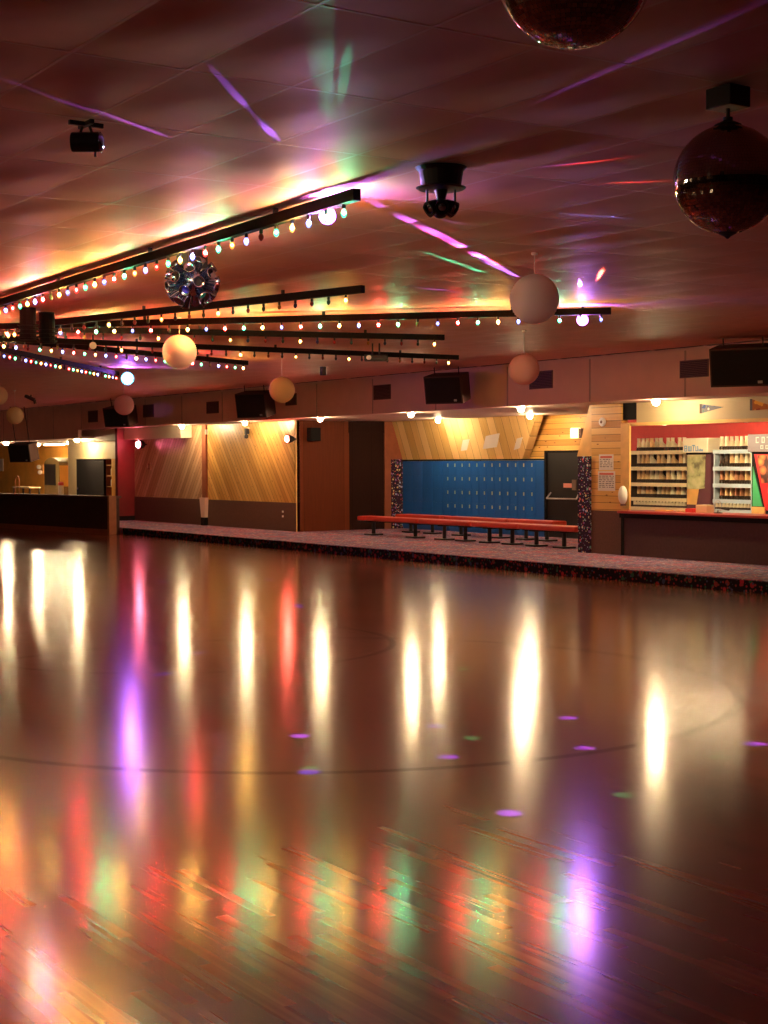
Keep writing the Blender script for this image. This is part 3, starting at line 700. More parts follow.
# ------------------------------------------------------------------ lockers
LZ0, LZ1 = CARP + 0.02, 1.99
def locker(x, w, latch=True, tiers=5):
    t = thing('locker', '', 'locker', (x, LOCK, CARP))
    MB().box((x + 0.003, LOCK, CARP), (x + w - 0.003, LOCK + 0.2, LZ1)).build('body', M['locker'], t)
    hs = (LZ1 - LZ0 - 0.05) / tiers
    for k in range(tiers):
        z0 = LZ0 + 0.03 + k * hs
        dr = MB().box((x + 0.010, LOCK - 0.016, z0 + 0.006), (x + w - 0.010, LOCK - 0.001, z0 + hs - 0.006)).build('door', M['locker2'], t)
        if latch:
            MB().box((x + w * 0.72, LOCK - 0.034, z0 + hs * 0.62), (x + w * 0.72 + 0.026, LOCK - 0.017, z0 + hs * 0.62 + 0.085)).build('latch', M['brass'], dr)
    return t
x0l = -31.52; wl = (on_y(532.7, 465, LOCK).x - on_y(448.5, 465, LOCK).x) / 11
x0l = on_y(448.5, 465, LOCK).x - wl * 0.76
a0l = locker(x0l, wl)
for k in range(12):
    o = a0l if k == 0 else copy_tree(a0l, (x0l + k * wl, LOCK, CARP))
    tag(o, 'narrow blue locker column with small brass latches in the middle of the locker wall', 'locker', 'latched blue lockers in the bay')
    # children keep their offsets
wl2 = (x0l - RECX - 0.02) / 4
b0l = locker(RECX + 0.01, wl2, False)
for k in range(4):
    o = b0l if k == 0 else copy_tree(b0l, (RECX + 0.01 + k * wl2, LOCK, CARP))
    tag(o, 'wide blue locker without latches at the left end of the locker wall', 'locker', 'plain wide lockers at the left end')
xe = x0l + 12 * wl
t = thing('locker_filler', 'plain blue metal end panel between the lockers and the black exit door', 'panel', (xe, LOCK, CARP))
MB().box((xe + 0.004, LOCK - 0.005, CARP), (XR - 0.04, LOCK + 0.2, LZ1)).build('panel', M['locker'], t)
MB().box((xe + 0.004, LOCK - 0.02, CARP), (xe + 0.03, LOCK - 0.006, LZ1)).build('edge_strip', M['locker2'], t)
# papers on the sloping bulkhead
def bulk_pt(px, py):
    # point on the plane through the bulkhead face
    n = Vector((0, SOF - 2.03, bb - bt)).normalized(); p0 = Vector((0, bb, 2.03))
    n = Vector((0, (SOF - 2.03), (bb - bt))).normalized()
    r = ray(px, py); cam0 = Vector((0, 0, CAM_H)); return cam0 + r * ((p0 - cam0).dot(n) / r.dot(n)), n
for (q, nm) in (([(486, 436), (500, 433), (497, 447), (483, 449)], 'larger white paper'), ([(517, 438.5), (523, 437), (520, 448), (514, 450)], 'small white paper'), ([(463, 440), (470, 439), (467, 450), (461, 451)], 'narrow white paper')):
    P = [bulk_pt(*a) for a in q]; n = P[0][1]; pts = [p[0] - n * 0.006 for p in P]
    loc = sum(pts, Vector()) / 4
    where = {'larger white paper': 'in the middle of', 'small white paper': 'at the right of', 'narrow white paper': 'at the left of'}[nm]
    solo(MB().prism(pts, n * -0.004), 'paper_sheet', M['paper'], nm + ' taped slanting ' + where + ' the sloping board above the lockers', 'paper', loc)

# exit door
dx0, dx1 = XR + 0.0, on_y(579, 452, LOCK).x
dr = struct('door_2', MB().box((dx0 + 0.03, LOCK + 0.05, CARP), (dx1, LOCK + 0.2, 2.17)), M['blackplastic'])
struct('trim_13', MB().box((dx0 - 0.03, LOCK, CARP), (dx0 + 0.03, LOCK + 0.2, 2.22)).box((dx1, LOCK, CARP), (dx1 + 0.06, LOCK + 0.2, 2.22)).box((dx0, LOCK, 2.17), (dx1, LOCK + 0.2, 2.22)), M['matte'])
MB().tube((dx0 + 0.09, LOCK - 0.03, 1.10), (dx1 - 0.06, LOCK - 0.03, 1.10), 0.018, n=8).tube((dx0 + 0.09, LOCK - 0.03, 1.10), (dx0 + 0.16, LOCK + 0.05, 1.24), 0.018, n=8).tube((dx1 - 0.06, LOCK - 0.03, 1.10), (dx1 - 0.06, LOCK + 0.05, 1.22), 0.018, n=8).build('push_bar', M['steel'], dr)
a = on_y(567.5, 485.5, LOCK + 0.04); MB().box((a.x - 0.14, LOCK + 0.035, a.z - 0.05), (a.x + 0.14, LOCK + 0.049, a.z + 0.05)).build('door_sign', mat('pink_sign', (0.78, 0.32, 0.25), 0.5), dr)
a = on_y(574.5, 485, LOCK + 0.04); MB().box((a.x - 0.07, LOCK + 0.02, a.z - 0.12), (a.x + 0.07, LOCK + 0.049, a.z + 0.12)).build('latch_plate', mat('bronze_plate', (0.25, 0.18, 0.13), 0.4, metal=0.6), dr)

# ------------------------------------------------------------------ red benches
SEAT = 0.65
def bench(x0, x1, y, legs):
    cx = (x0 + x1) / 2; t = thing('bench', '', 'bench', (cx, y, CARP))
    MB().box((x0, y - 0.21, SEAT - 0.11), (x1, y + 0.21, SEAT)).build('seat', M['vinyl'], t, bevel=0.025)
    MB().box((x0 + 0.05, y - 0.13, SEAT - 0.13), (x1 - 0.05, y + 0.13, SEAT - 0.11)).build('seat_base', M['matte'], t)
    for lx in legs:
        p = MB().tube((lx, y, CARP + 0.03), (lx, y, SEAT - 0.1), 0.045, n=12).box((lx - 0.10, y - 0.12, SEAT - 0.15), (lx + 0.10, y + 0.12, SEAT - 0.13)).build('pedestal', M['black'], t)
        MB().box((lx - 0.17, y - 0.17, CARP), (lx + 0.17, y + 0.17, CARP + 0.035)).build('base_plate', M['black'], p, bevel=0.008)
    return t
fb = [(-30.98, -28.40, (-30.55, -28.76)), (-28.36, -26.36, (-27.6, -26.8)), (-26.32, -24.72, (-25.92, -25.12)), (-24.68, -22.85, (-24.31, -23.42))]
names = ['leftmost', 'second from the left', 'third from the left', 'nearest to the confetti column']
for (x0, x1, lg), nm in zip(fb, names):
    b = bench(x0, x1, 19.93, lg); b['label'] = 'red padded bench of the front row, ' + nm; b['group'] = 'red benches in front of the lockers'
bb_ = [(-31.5, -29.6, (-31.08, -30.14)), (-29.4, -27.0, (-28.95, -27.41)), (-26.9, -25.3, (-26.47, -25.74))]
for (x0, x1, lg), nm in zip(bb_, ['leftmost', 'middle', 'rightmost']):
    b = bench(x0, x1, 21.4, lg); b['label'] = 'red padded bench of the back row by the lockers, ' + nm; b['group'] = 'red benches in front of the lockers'

# ------------------------------------------------------------------ small things on the wood walls
a = on_y(203.5, 497, WALL - 0.1); b = on_y(206.5, 520, WALL - 0.1)
t = thing('tapered_post_guard', 'pale tapered guard with a dark foot at the base of the red post', 'guard', (XB, WALL - 0.1, CARP))
MB().prism([(XB - 0.02, WALL - 0.14, 0.42), (XB + 0.17, WALL - 0.14, 0.42), (XB + 0.22, WALL - 0.14, 0.98), (XB - 0.12, WALL - 0.14, 0.98)], (0, 0.12, 0)).build('guard_panel', M['fascia'], t)
MB().box((XB - 0.02, WALL - 0.15, CARP), (XB + 0.18, WALL - 0.02, 0.42)).build('foot', M['matte'], t)
a = on_y(248.5, 433, WALL)
t = thing('wall_sensor', 'small black wall fixture high on the bright pine boards', 'fixture', (a.x, WALL, a.z))
MB().box((a.x - 0.05, WALL - 0.10, a.z - 0.03), (a.x + 0.05, WALL, a.z + 0.13)).build('housing', M['black'], t, bevel=0.01); MB().lathe((a.x, WALL - 0.07, a.z - 0.07), [(0.02, 0.06), (0.055, 0.0), (0.05, -0.06), (0.02, -0.08)], 12).build('lens_hood', M['blackplastic'], t)
a = on_y(150, 466.5, WALL)
t = thing('wall_switch', 'small brown box with pale plate on the pale diagonal boards', 'switch', (a.x, WALL, a.z))
MB().box((a.x - 0.02, WALL - 0.05, a.z - 0.09), (a.x + 0.10, WALL, a.z + 0.09)).build('box', M['redpost'], t); MB().box((a.x - 0.14, WALL - 0.02, a.z - 0.05), (a.x - 0.02, WALL, a.z + 0.05)).build('plate', M['shelfcream'], t)
a = on_y(283, 514, WALL - 0.02)
for dz, nm in ((0.06, 'upper'), (-0.06, 'lower')):
    solo(MB().box((a.x - 0.03, WALL - 0.035, a.z + dz - 0.025), (a.x + 0.03, WALL - 0.02, a.z + dz + 0.025)), 'wall_socket', M['white'], nm + ' tiny white socket on the brown wainscot near its right end', 'socket', (a.x, WALL - 0.03, a.z + dz))
a = on_y(207.5, 432, WALL - 0.06)
solo(MB().box((a.x - 0.03, WALL - 0.12, a.z - 0.07), (a.x + 0.03, WALL - 0.06, a.z + 0.07)), 'wall_bracket', M['white'], 'small white bracket at the top of the red post', 'bracket', (a.x, WALL - 0.1, a.z))
# dark speaker-like box on the bay side wall
a = on_z(314, 434, 2.75)
t = thing('bay_speaker', 'small dark speaker on the brown side wall of the locker bay', 'speaker', (RECX, 19.75, 2.55))
MB().box((RECX, 19.62, 2.52), (RECX + 0.20, 19.92, 2.86)).build('cabinet', M['matte'], t, bevel=0.01); MB().box((RECX + 0.02, 19.608, 2.55), (RECX + 0.18, 19.62, 2.83)).build('grille', M['grille'], t)

# flood lamps, red and pink
def flood(px, py, Y, m_, col, label, r=0.10):
    a = on_y(px, py, Y); t = thing('flood_lamp', label, 'lamp', a)
    MB().lathe(a, [(r * 0.55, 0.16), (r * 0.8, 0.12), (r * 1.15, 0.0), (r * 1.2, -0.03)], 16, (0, 1, 0)).build('lamp_shade', M['black'], t)
    MB().sphere(a + Vector((0, -0.012, 0)), r * 0.8, 14, 10).build('lens', m_, t, smooth=True)
    MB().tube(a + Vector((0, 0.14, 0)), a + Vector((0, 0.24, 0)), 0.02, n=8).build('stem', M['black'], t)
flood(288, 439, WALL - 0.25, M['redlamp'], None, 'round lamp with red light at the right end of the bright pine wall')
flood(139.5, 444.5, WALL - 0.25, M['pinklamp'], None, 'round lamp with pink light beside the red partition', 0.13)

# ------------------------------------------------------------------ soffit downlights
def down(x, y, z, label, r=0.062, group=None):
    t = thing('downlight', label, 'light', (x, y, z), group)
    MB().lathe((x, y, z), [(r * 1.7, 0), (r * 1.75, -0.014), (r * 1.25, -0.02), (r * 1.2, -0.004)], 20).build('trim_ring', M['white'], t, smooth=True)
    MB().lathe((x, y, z), [(r * 0.5, -0.004), (r * 0.75, -0.015), (r, -0.045), (r * 0.92, -0.075), (r * 0.6, -0.098), (r * 0.1, -0.108)], 8).build('bulb', M['down'], t, smooth=True)
    return t
labs = [(320, 417.5, SOF, 'bright downlight in the soffit above the brown plywood panel'),
        (411, 412, SOF, 'bright downlight in the soffit front edge left of the lockers'),
        (521, 406, SOF, 'smaller looking downlight in the soffit front above the right of the lockers'),
        (656, 398, SOF, 'bright downlight in the soffit in front of the rental counter'),
        (182, 427, SOF, 'downlight in the soffit at the right end of the beige beam'),
        (245, 423, SOF, 'downlight in the soffit above the bright pine wall')]
for px, py, z, lab in labs:
    Y = 18.62
    a = on_y(px, py, Y); down(a.x, Y, z, lab)
for px, lab in ((438, 'downlight at the back of the locker bay above the left lockers'), (530, 'downlight at the back of the locker bay above the right lockers')):
    a = on_y(px, 420, 21.75); down(a.x, 21.75, SOF, lab, 0.06)
for px, Y, lab, r in ((6, 18.9, 'downlight at the far left photo edge beside the hanging speaker', 0.11), (77, 18.75, 'downlight above the black door in the cream wall', 0.085), (37, 21.6, 'small downlight deep in the orange room', 0.13), (68, 20.6, 'faint small downlight at the left edge of the cream wall', 0.03)):
    a = on_y(px, 443, Y); down(a.x, Y, FB, lab, r)

# ------------------------------------------------------------------ vents on the fascia
def vent(x0, y0, x1, y1, lab):
    a = on_y(x0, y0, FASC); b = on_y(x1, y1, FASC); Y = FASC
    t = thing('air_vent', lab, 'vent', ((a.x + b.x) / 2, Y, b.z))
    MB().box((a.x, Y - 0.02, b.z), (b.x, Y, a.z)).build('frame', M['ventframe'], t)
    mb = MB(); mb.box((a.x + 0.02, Y - 0.024, b.z + 0.02), (b.x - 0.02, Y - 0.02, a.z - 0.02)); mb.build('opening', M['vent'], t)
    mb = MB(); z = b.z + 0.035
    while z < a.z - 0.03: mb.box((a.x + 0.02, Y - 0.035, z), (b.x - 0.02, Y - 0.024, z + 0.008)); z += 0.03
    mb.build('louvre', M['ventframe'], t)
vent(680.5, 361, 709, 376.5, 'dark air vent on the fascia left of the rightmost speaker')
vent(530, 372, 553, 388, 'dark air vent on the fascia behind the pink lantern')
vent(374, 385.5, 391, 399, 'dark air vent on the fascia left of the middle speaker')
vent(286, 394, 297, 405, 'dark air vent on the fascia partly behind the cream lantern')
vent(207, 402, 219, 413, 'small air vent on the fascia left of the speaker by the cream lantern')
vent(143.5, 405, 154, 417, 'small air vent on the fascia right of the small far lantern')
vent(88.5, 411, 98, 422, 'small air vent on the fascia left of the far speaker')

# ------------------------------------------------------------------ speakers hung below the ceiling
def speaker(cx_px, cy_px, Y, w, h, d, yaw, tilt, lab, zc=None):
    a = on_y(cx_px, cy_px, Y)
    t = thing('hanging_speaker', lab, 'speaker', a); t.rotation_euler = (tilt, 0, yaw)
    def loc(mb, name, m, bev=0.0, par=t):
        me = mb.build(name, m, None, bevel=bev); me.parent = par; return me
    # wedge cabinet: broad grille at the front (-Y), narrower back
    mb = MB(); f, k = w / 2, w * 0.46
    mb.add([(-f, -d / 2, -h / 2), (f, -d / 2, -h / 2), (k, d / 2, -h / 2), (-k, d / 2, -h / 2), (-f, -d / 2, h / 2), (f, -d / 2, h / 2), (k, d / 2, h / 2), (-k, d / 2, h / 2)],
           [(3, 2, 1, 0), (4, 5, 6, 7), (0, 1, 5, 4), (1, 2, 6, 5), (2, 3, 7, 6), (3, 0, 4, 7)])
    loc(mb, 'cabinet', M['speakerwood'], 0.012)
    loc(MB().box((-f + 0.03, -d / 2 - 0.012, -h / 2 + 0.03), (f - 0.03, -d / 2, h / 2 - 0.03)), 'grille', M['grille'])
    loc(MB().box((f * 0.55, -d / 2 - 0.018, -h / 2 + 0.05), (f * 0.7, -d / 2 - 0.012, -h / 2 + 0.09)), 'badge', M['steel'])
    top = CEIL - a.z
    for sx in (-1, 1): loc(MB().tube((sx * k * 0.7, 0, h / 2 - 0.01), (sx * k * 0.7, 0.0, top * 1.0 / max(0.5, math.cos(tilt)) - 0.01), 0.012, n=6), 'hanging_rod', M['black'])
    return t
SPK = [(744, 365, 17.5, 0.95, 0.60, 0.5, 'largest looking black speaker at the right edge in front of the fascia'),
       (448, 388, 17.7, 0.82, 0.56, 0.5, 'black speaker hanging in front of the fascia above the locker bay'),
       (256, 404, 17.7, 0.86, 0.60, 0.5, 'black speaker hanging beside the cream lantern'),
       (121, 416, 17.7, 0.88, 0.56, 0.5, 'black speaker hanging behind the small far lantern'),
       (24, 452, 17.6, 0.9, 0.6, 0.5, 'dark speaker hanging at the far left above the barrier')]
for px, py, Y, w, h, d, lab in SPK:
    speaker(px, py, Y, w, h, d, math.radians(30), math.radians(12), lab)

# ------------------------------------------------------------------ light rails radiating from the hub
RZ = 3.78
HUB = Vector((-20.4, 5.85, 0))
def bulb_mesh(st, c):
    q = 0.80
    mb = MB().mat(0).lathe((0, 0, 0), [(r * q, h * q) for r, h in ((0.014, 0.0), (0.018, -0.005), (0.018, -0.040), (0.014, -0.045))], 8)
    mb.mat(1).lathe((0, 0, 0), [(r * q, h * q) for r, h in ((0.012, -0.042), (0.021, -0.055), (0.027, -0.073), (0.024, -0.093), (0.013, -0.110), (0.002, -0.117))], 10)
    ms = [M['black'], M['off_' + c] if st == 'off' else M[('shelldim_' if st == 'dim' else 'shell_') + c]]
    if st != 'off':
        mb.mat(2).lathe((0, 0, -0.060), [(0.001, -0.014), (0.0125, -0.006), (0.0125, 0.006), (0.001, 0.014)], 5); ms.append(M['core_' + st])
    me = mb.build('light_bulb', ms, None, smooth=True)
    d = me.data; bpy.data.objects.remove(me); return d
BM = {k + '_' + c: bulb_mesh(k, c) for k in ('on', 'mid', 'dim', 'off') for c in 'rgyb'}
def rail(name_label, px_end, y_end, angle_fix, states, order, start, first, r0=0.97, thick=0.06):
    e = on_z(px_end, y_end, RZ); d = Vector((e.x - HUB.x, e.y - HUB.y, 0)); L = d.length; d.normalize()
    if angle_fix is not None:
        s = on_z(*angle_fix, RZ); d = Vector((e.x - s.x, e.y - s.y, 0)).normalized()
    n = Vector((-d.y, d.x, 0))
    t = thing('light_rail', name_label, 'string lights', (e.x, e.y, RZ))
    a = Vector((e.x, e.y, 0)); b = a - d * (L - r0)
    q = n * (thick * 0.5)
    mb = MB().prism([a + q + Vector((0, 0, RZ - 0.04)), a - q + Vector((0, 0, RZ - 0.04)), b - q + Vector((0, 0, RZ - 0.04)), b + q + Vector((0, 0, RZ - 0.04))], (0, 0, 0.08))
    mb.build('rail_bar', M['matte'], t)
    k = 1.2
    while k < L - r0:
        p = a - d * k
        MB().cbox((p.x, p.y, (RZ + CEIL) / 2 + 0.01), (0.03, 0.03, CEIL - RZ - 0.03)).build('ceiling_clip', M['black'], t); k += 2.4
    s = start; i = 0
    while s < L - r0 - 0.05:
        p = a - d * s
        c = order[(i + first) % 4]; st = states(i, c)
        if st:
            o = bpy.data.objects.new('light_bulb', BM[st + '_' + c]); C.objects.link(o); o.parent = t
            o.location = (p.x - e.x, p.y - e.y, -0.04)
        s += 0.252; i += 1
    return t, a, d
ORD = 'rbyg'
rs = random.Random(11)
def st1(i, c):
    if i in (5, 24): return 'off'
    if i > 27 and c != 'r': return 'mid'
    if i in (7, 13, 15, 18, 22): return 'dim'
    return 'on' if c == 'y' or i % 8 < 3 else 'mid'
def st3(i, c):
    if i in (9, 22): return 'off'
    if i in (8, 16, 20): return 'dim'
    if c == 'b': return 'dim' if i % 8 < 4 else 'mid'
    return 'on' if c in 'ryg' else 'mid'
def st_y(ph):
    def f(i, c):
        if c == 'y': return 'mid' if (i // 4 + ph) % 2 == 0 else ('dim' if i % 3 == 0 else 'off')
        if c == 'b' and i % 12 == 5: return 'dim'
        return 'off'
    return f
def st6(i, c): return 'off' if i % 9 == 4 else ('on' if c in 'yr' and i % 3 == 0 else 'mid')
def st7(i, c): return 'off' if i % 9 == 4 else ('dim' if i % 3 == 1 else 'mid')
rail('long near light rail ending at the violet disco lamp', 357, 194.5, (0, 303), st1, ORD, 0.18, 3)
rail('short light rail second from the front, mostly unlit bulbs', 363, 289, (60, 322), st_y(0), ORD, 0.25, 2)
rail('brightly lit light rail running behind the large white lantern', 611, 311, (-60, 328), st3, ORD, 0.12, 1)
rail('mostly unlit light rail between the bright rail and the small projector', 444, 337.5, (100, 330), st_y(0), ORD, 0.15, 2)
rail('mostly unlit light rail passing the small black projector', 458, 357.5, (60, 341), st_y(0), ORD, 0.2, 2)
rail('lit light rail ending behind the pinkish lantern', 247, 363, (60, 345), st6, ORD, 0.12, 2)
rail('farthest light rail with tiny lit bulbs ending at the cyan lamp', 118, 373.5, (0, 349), st7, ORD, 0.12, 0)

# hub of the star: ring where the rails meet (mostly outside the frame) with hanging black coils
t = thing('rail_hub', 'dark hub ring where the light rails meet at the left photo edge', 'hub', (HUB.x, HUB.y, RZ))
MB().lathe((HUB.x, HUB.y, RZ - 0.03), [(0.85, 0), (0.95, 0), (0.95, 0.06), (0.85, 0.06)], 32).build('ring', M['matte'], t)
MB().tube((HUB.x, HUB.y, RZ - 0.25), (HUB.x, HUB.y, CEIL), 0.3, n=20).build('drum', M['black'], t)
for k, (px, py) in enumerate(((28, 330), (47, 334))):
    a = on_z(px, py, 3.60)
    t = thing('motor_unit', 'black ribbed motor hanging near the rail hub, %s of two' % ('left' if k == 0 else 'right'), 'motor', (a.x, a.y, 3.5))
    MB().tube((a.x, a.y, 3.48), (a.x, a.y, CEIL), 0.10, n=14).build('housing', M['matte'], t)
    for z in (3.5, 3.55, 3.60, 3.65): MB().tube((a.x, a.y, z), (a.x, a.y, z + 0.018), 0.13, n=14).build('fin', M['matte'], t)

# ------------------------------------------------------------------ mirror balls
def mirror_ball(c, R, rows, lab, fin=1.0, rot=0.0):
    t = thing('mirror_ball', lab, 'mirror ball', c)
    core = MB().sphere(c, R - 0.006, 40, 24).build('core', M['grout'], t, smooth=True)
    mb = MB(); rnd = random.Random(int(R * 1000) + rows)
    for i in range(1, rows):
        ph = PI * i / rows; rr = R * math.sin(ph); n = max(4, int(2 * PI * rr / (PI * R / rows)))
        for k in range(n):
            th = 2 * PI * k / n + rot + i * 0.05
            nrm = Vector((math.sin(ph) * math.cos(th), math.sin(ph) * math.sin(th), math.cos(ph)))
            e1 = Vector((-math.sin(th), math.cos(th), 0)); e2 = nrm.cross(e1)
            j = Vector((rnd.gauss(0, 0.004), rnd.gauss(0, 0.004), rnd.gauss(0, 0.004)))
            s = PI * R / rows * 0.47; p = Vector(c) + nrm * R * 0.999
            e1 = (e1 + nrm * j.x).normalized() * s; e2 = (e2 + nrm * j.y).normalized() * s
            mb.add([p - e1 - e2, p + e1 - e2, p + e1 + e2, p - e1 + e2], [(0, 1, 2, 3)])
    o = mb.build('mirror_tiles', M['mirror'], t)
    MB().lathe((c[0], c[1], c[2] + R - 0.012), [(0.075, 0), (0.07, 0.012), (0.03, 0.03), (0.012, 0.04)], 16).build('top_cap', M['black'], t)
    MB().lathe((c[0], c[1], c[2] - R + 0.008), [(0.055 * fin, 0), (0.045 * fin, -0.008 * fin), (0.018 * fin, -0.022 * fin), (0.004, -0.034 * fin)], 14).build('finial', M['black'], t)
    MB().tube((c[0], c[1], c[2] + R), (c[0], c[1], CEIL - 0.1), 0.010, n=8).tube((c[0], c[1], CEIL - 0.20), (c[0], c[1], CEIL - 0.16), 0.025, n=10).build('rod', M['black'], t)
    MB().box((c[0] - 0.085, c[1] - 0.075, CEIL - 0.115), (c[0] + 0.085, c[1] + 0.075, CEIL - 0.01)).build('motor_box', M['blackplastic'], t, bevel=0.006)
a = on_z(728, 86, CEIL)
mirror_ball((a.x, a.y, 3.395), 0.277, 52, 'mirror ball hanging from a black motor at the right edge')
r = ray(575, -32).normalized(); a = Vector((0, 0, CAM_H)) + r * 5.0
mirror_ball((a.x, a.y, a.z), 0.246, 50, 'dark mirror ball cut by the top edge of the photo', 0.3, rot=0.4)

# ------------------------------------------------------------------ paper lanterns
def lantern(c, R, m_, lab):
    t = thing('paper_lantern', lab, 'lantern', c, 'round paper lanterns under the ceiling')
    prof = []
    K = 22
    for k in range(K + 1):
        ph = PI * (0.045 + 0.91 * k / K); rr = R * math.sin(ph); prof.append((rr, -R * math.cos(ph)))
        if k < K:
            ph2 = PI * (0.045 + 0.91 * (k + 0.5) / K); prof.append((R * 0.978 * math.sin(ph2), -R * 0.978 * math.cos(ph2)))
    MB().lathe(c, prof, 28).build('paper_shade', m_, t, smooth=True)
    MB().tube((c[0], c[1], c[2] + R * 0.97), (c[0], c[1], CEIL - 0.01), 0.004, n=6).build('cord', M['white'], t)
    MB().tube((c[0], c[1], CEIL - 0.025), (c[0], c[1], CEIL - 0.005), 0.03, n=10).build('ceiling_hook', M['white'], t)
LR = 0.228
def lan(px, py, rp, m_, lab):
    r = ray(px, py); D = LR * FPX / rp; P = Vector((0, 0, CAM_H)) + r * (D / r.dot(fw) )
    lantern((P.x, P.y, min(P.z, CEIL - LR - 0.06)), LR, m_, lab)
lan(534.5, 299, 24.9, M['lantern_w'], 'largest looking white paper lantern, in front of the right end of the bright light rail')
lan(179.5, 352, 17.4, M['lantern_w'], 'warm white paper lantern in front of the rails at left')
lan(524, 369.5, 15.7, M['lantern_p'], 'pink paper lantern in front of a fascia vent')
lan(282, 390, 13.0, M['lantern_y'], 'cream paper lantern beside a hanging speaker')
lan(124, 405, 10.2, M['lantern_p'], 'small far pinkish lantern under the cyan lamp')
lan(-2, 383, 9.6, M['lantern_y'], 'orange lit lantern cut by the left photo edge')
lan(15, 415.5, 8.8, M['lantern_y'], 'faint brownish lantern at the far left by the fascia')

# ------------------------------------------------------------------ effect lamps
def aim_basis(d):
    d = d.normalized(); x = d.orthogonal().normalized(); return x, d.cross(x)
def effect_lamp(px, py, z, m_, lab, r=0.07, ring=None):
    a = on_z(px, py, z); t = thing('effect_lamp', lab, 'lamp', a)
    dirc = (Vector((0, 0, CAM_H)) - a); dirc.z *= 0.4; dirc.normalize()
    MB().lathe(a, [(r * 0.7, -0.13), (r * 1.15, -0.10), (r * 1.25, -0.015), (r * 1.05, 0.0)], 18, dirc).build('housing', M['black'], t, smooth=True)
    MB().sphere(a + dirc * 0.01, r * 0.9, 16, 10).build('lens', m_, t, smooth=True)
    MB().lathe(a, [(r * 0.92, -0.004), (r * 1.04, 0.0), (r * 1.3, 0.004), (r * 1.3, -0.01), (r * 1.04, -0.012)], 20, dirc).build('lens_ring', ring, t, smooth=True)  # glowing ring added to stand in for the coloured glare round the lens
    MB().tube(a - dirc * 0.06, (a - dirc * 0.06).xy.to_3d() + Vector((0, 0, CEIL)), 0.015, n=8).build('stem', M['black'], t)
    return a
M['violet_hot'] = emis('violet_hot_lens', (0.42, 0.16, 1.0), 900)
PA = effect_lamp(327.5, 216, 3.73, M['violet_hot'], 'blazing violet effect lamp at the end of the near light rail', 0.048, M['ring_v'])
PB = effect_lamp(582.5, 320, 3.70, M['violet'], 'violet effect lamp beside the large white lantern', 0.055, M['ring_v'])
PC = effect_lamp(127.5, 378.5, 3.66, M['cyan'], 'cyan effect lamp at the end of the farthest light rail', 0.10, M['ring_c'])

def beam(src, tgt, col, power, half_deg, blend=0.6, radius=0.01):
    L = bpy.data.lights.new('beam', 'SPOT'); L.color = col; L.energy = power * BEAM; L.spot_size = math.radians(2 * half_deg); L.spot_blend = blend; L.shadow_soft_size = radius
    o = bpy.data.objects.new('beam', L); C.objects.link(o); o.location = src
    o.rotation_euler = (Vector(tgt) - Vector(src)).to_track_quat('-Z', 'Y').to_euler()
VI, BL, RD, GR, WH, MG = (0.35, 0.12, 1.0), (0.15, 0.2, 1.0), (1.0, 0.08, 0.05), (0.05, 0.9, 0.45), (0.8, 0.75, 1.0), (1.0, 0.15, 0.7)
def ceil_beam(src, px, py, col, irr, size):
    """a beam that lands on the ceiling at the given place; irr sets its strength there, size its half angle"""
    T = on_z(px, py, CEIL); v = T - src; d = v.length; cosi = max(0.02, abs(v.normalized().z))
    beam(src + v.normalized() * 0.09, T, col, irr * 39.5 * d * d / cosi, size)
for px, py, col, irr, sz in ((150, 131, VI, .9, 1.0), (214, 156, VI, 1.0, 1.0), (242, 102, VI, .25, .8), (275, 137, VI, 1.2, 1.5), (297, 165, VI, 1.0, 1.5),
                            (328, 123, GR, .22, 1.8), (328, 150, GR, .8, 2.2), (328, 165, GR, .9, 2.6), (320, 72, GR, .08, 2.0), (342, 90, GR, .08, 1.0), (365, 150, RD, .7, 2.0), (375, 172, RD, 1.0, 2.5),
                            (262, 172, MG, .8, 1.2), (240, 190, WH, .8, 1.2), (225, 205, VI, .7, 1.2), (170, 214, (0.2, .7, .3), .4, .6), (178, 185, RD, .35, .7), (160, 205, VI, .5, .8), (255, 182, GR, .5, .8), (205, 213, MG, .8, .8),
                            (140, 220, (1, .5, .2), .5, .6), (90, 213, VI, .45, .8), (360, 184, WH, 1.2, 3.0), (380, 200, VI, 1.0, 3.0), (395, 185, GR, .7, 2.0), (400, 205, MG, .6, 1.2), (455, 222, VI, .3, 1.2), (300, 185, WH, 1.6, 3.0), (280, 195, MG, 1.4, 3.0),
                            (85, 109, VI, .12, .6), (480, 105, VI, .35, 1.3), (520, 95, VI, .22, 1.2), (600, 160, RD, .45, .5), (640, 182, RD, .6, .5), (592, 216, BL, .5, .9), (560, 165, VI, .2, .9), (420, 150, VI, .5, 2.0), (640, 55, VI, .12, 1.2), (430, 120, VI, .3, 1.5)):
    ceil_beam(PA, px, py, col, irr * 1.7 * (0.4 if col is GR else 1), sz * 0.6)
for px, py, col, irr, sz in ((455, 243, VI, .9, 1.0), (472, 252, RD, .8, 1.0), (490, 262, VI, .9, .8), (505, 271, VI, .9, .8), (462, 265, GR, .3, .8), (600, 275, RD, .5, .6), (580, 284, VI, .5, .8), (640, 303, GR, .6, .5), (655, 318, VI, .8, .5), (630, 312, RD, .5, .6),
                            (690, 305, VI, .7, .4), (700, 322, RD, .4, .4), (735, 325, MG, .3, .4), (560, 300, MG, .8, 2.0), (600, 305, WH, 1.0, 2.5), (612, 318, VI, 1.0, 2.0), (440, 290, VI, .4, 1), (415, 305, VI, .4, 1), (600, 340, VI, .5, 1.0), (540, 318, MG, 1.0, 2.0)):
    ceil_beam(PB, px, py, col, irr * 2.6, sz * 0.6)
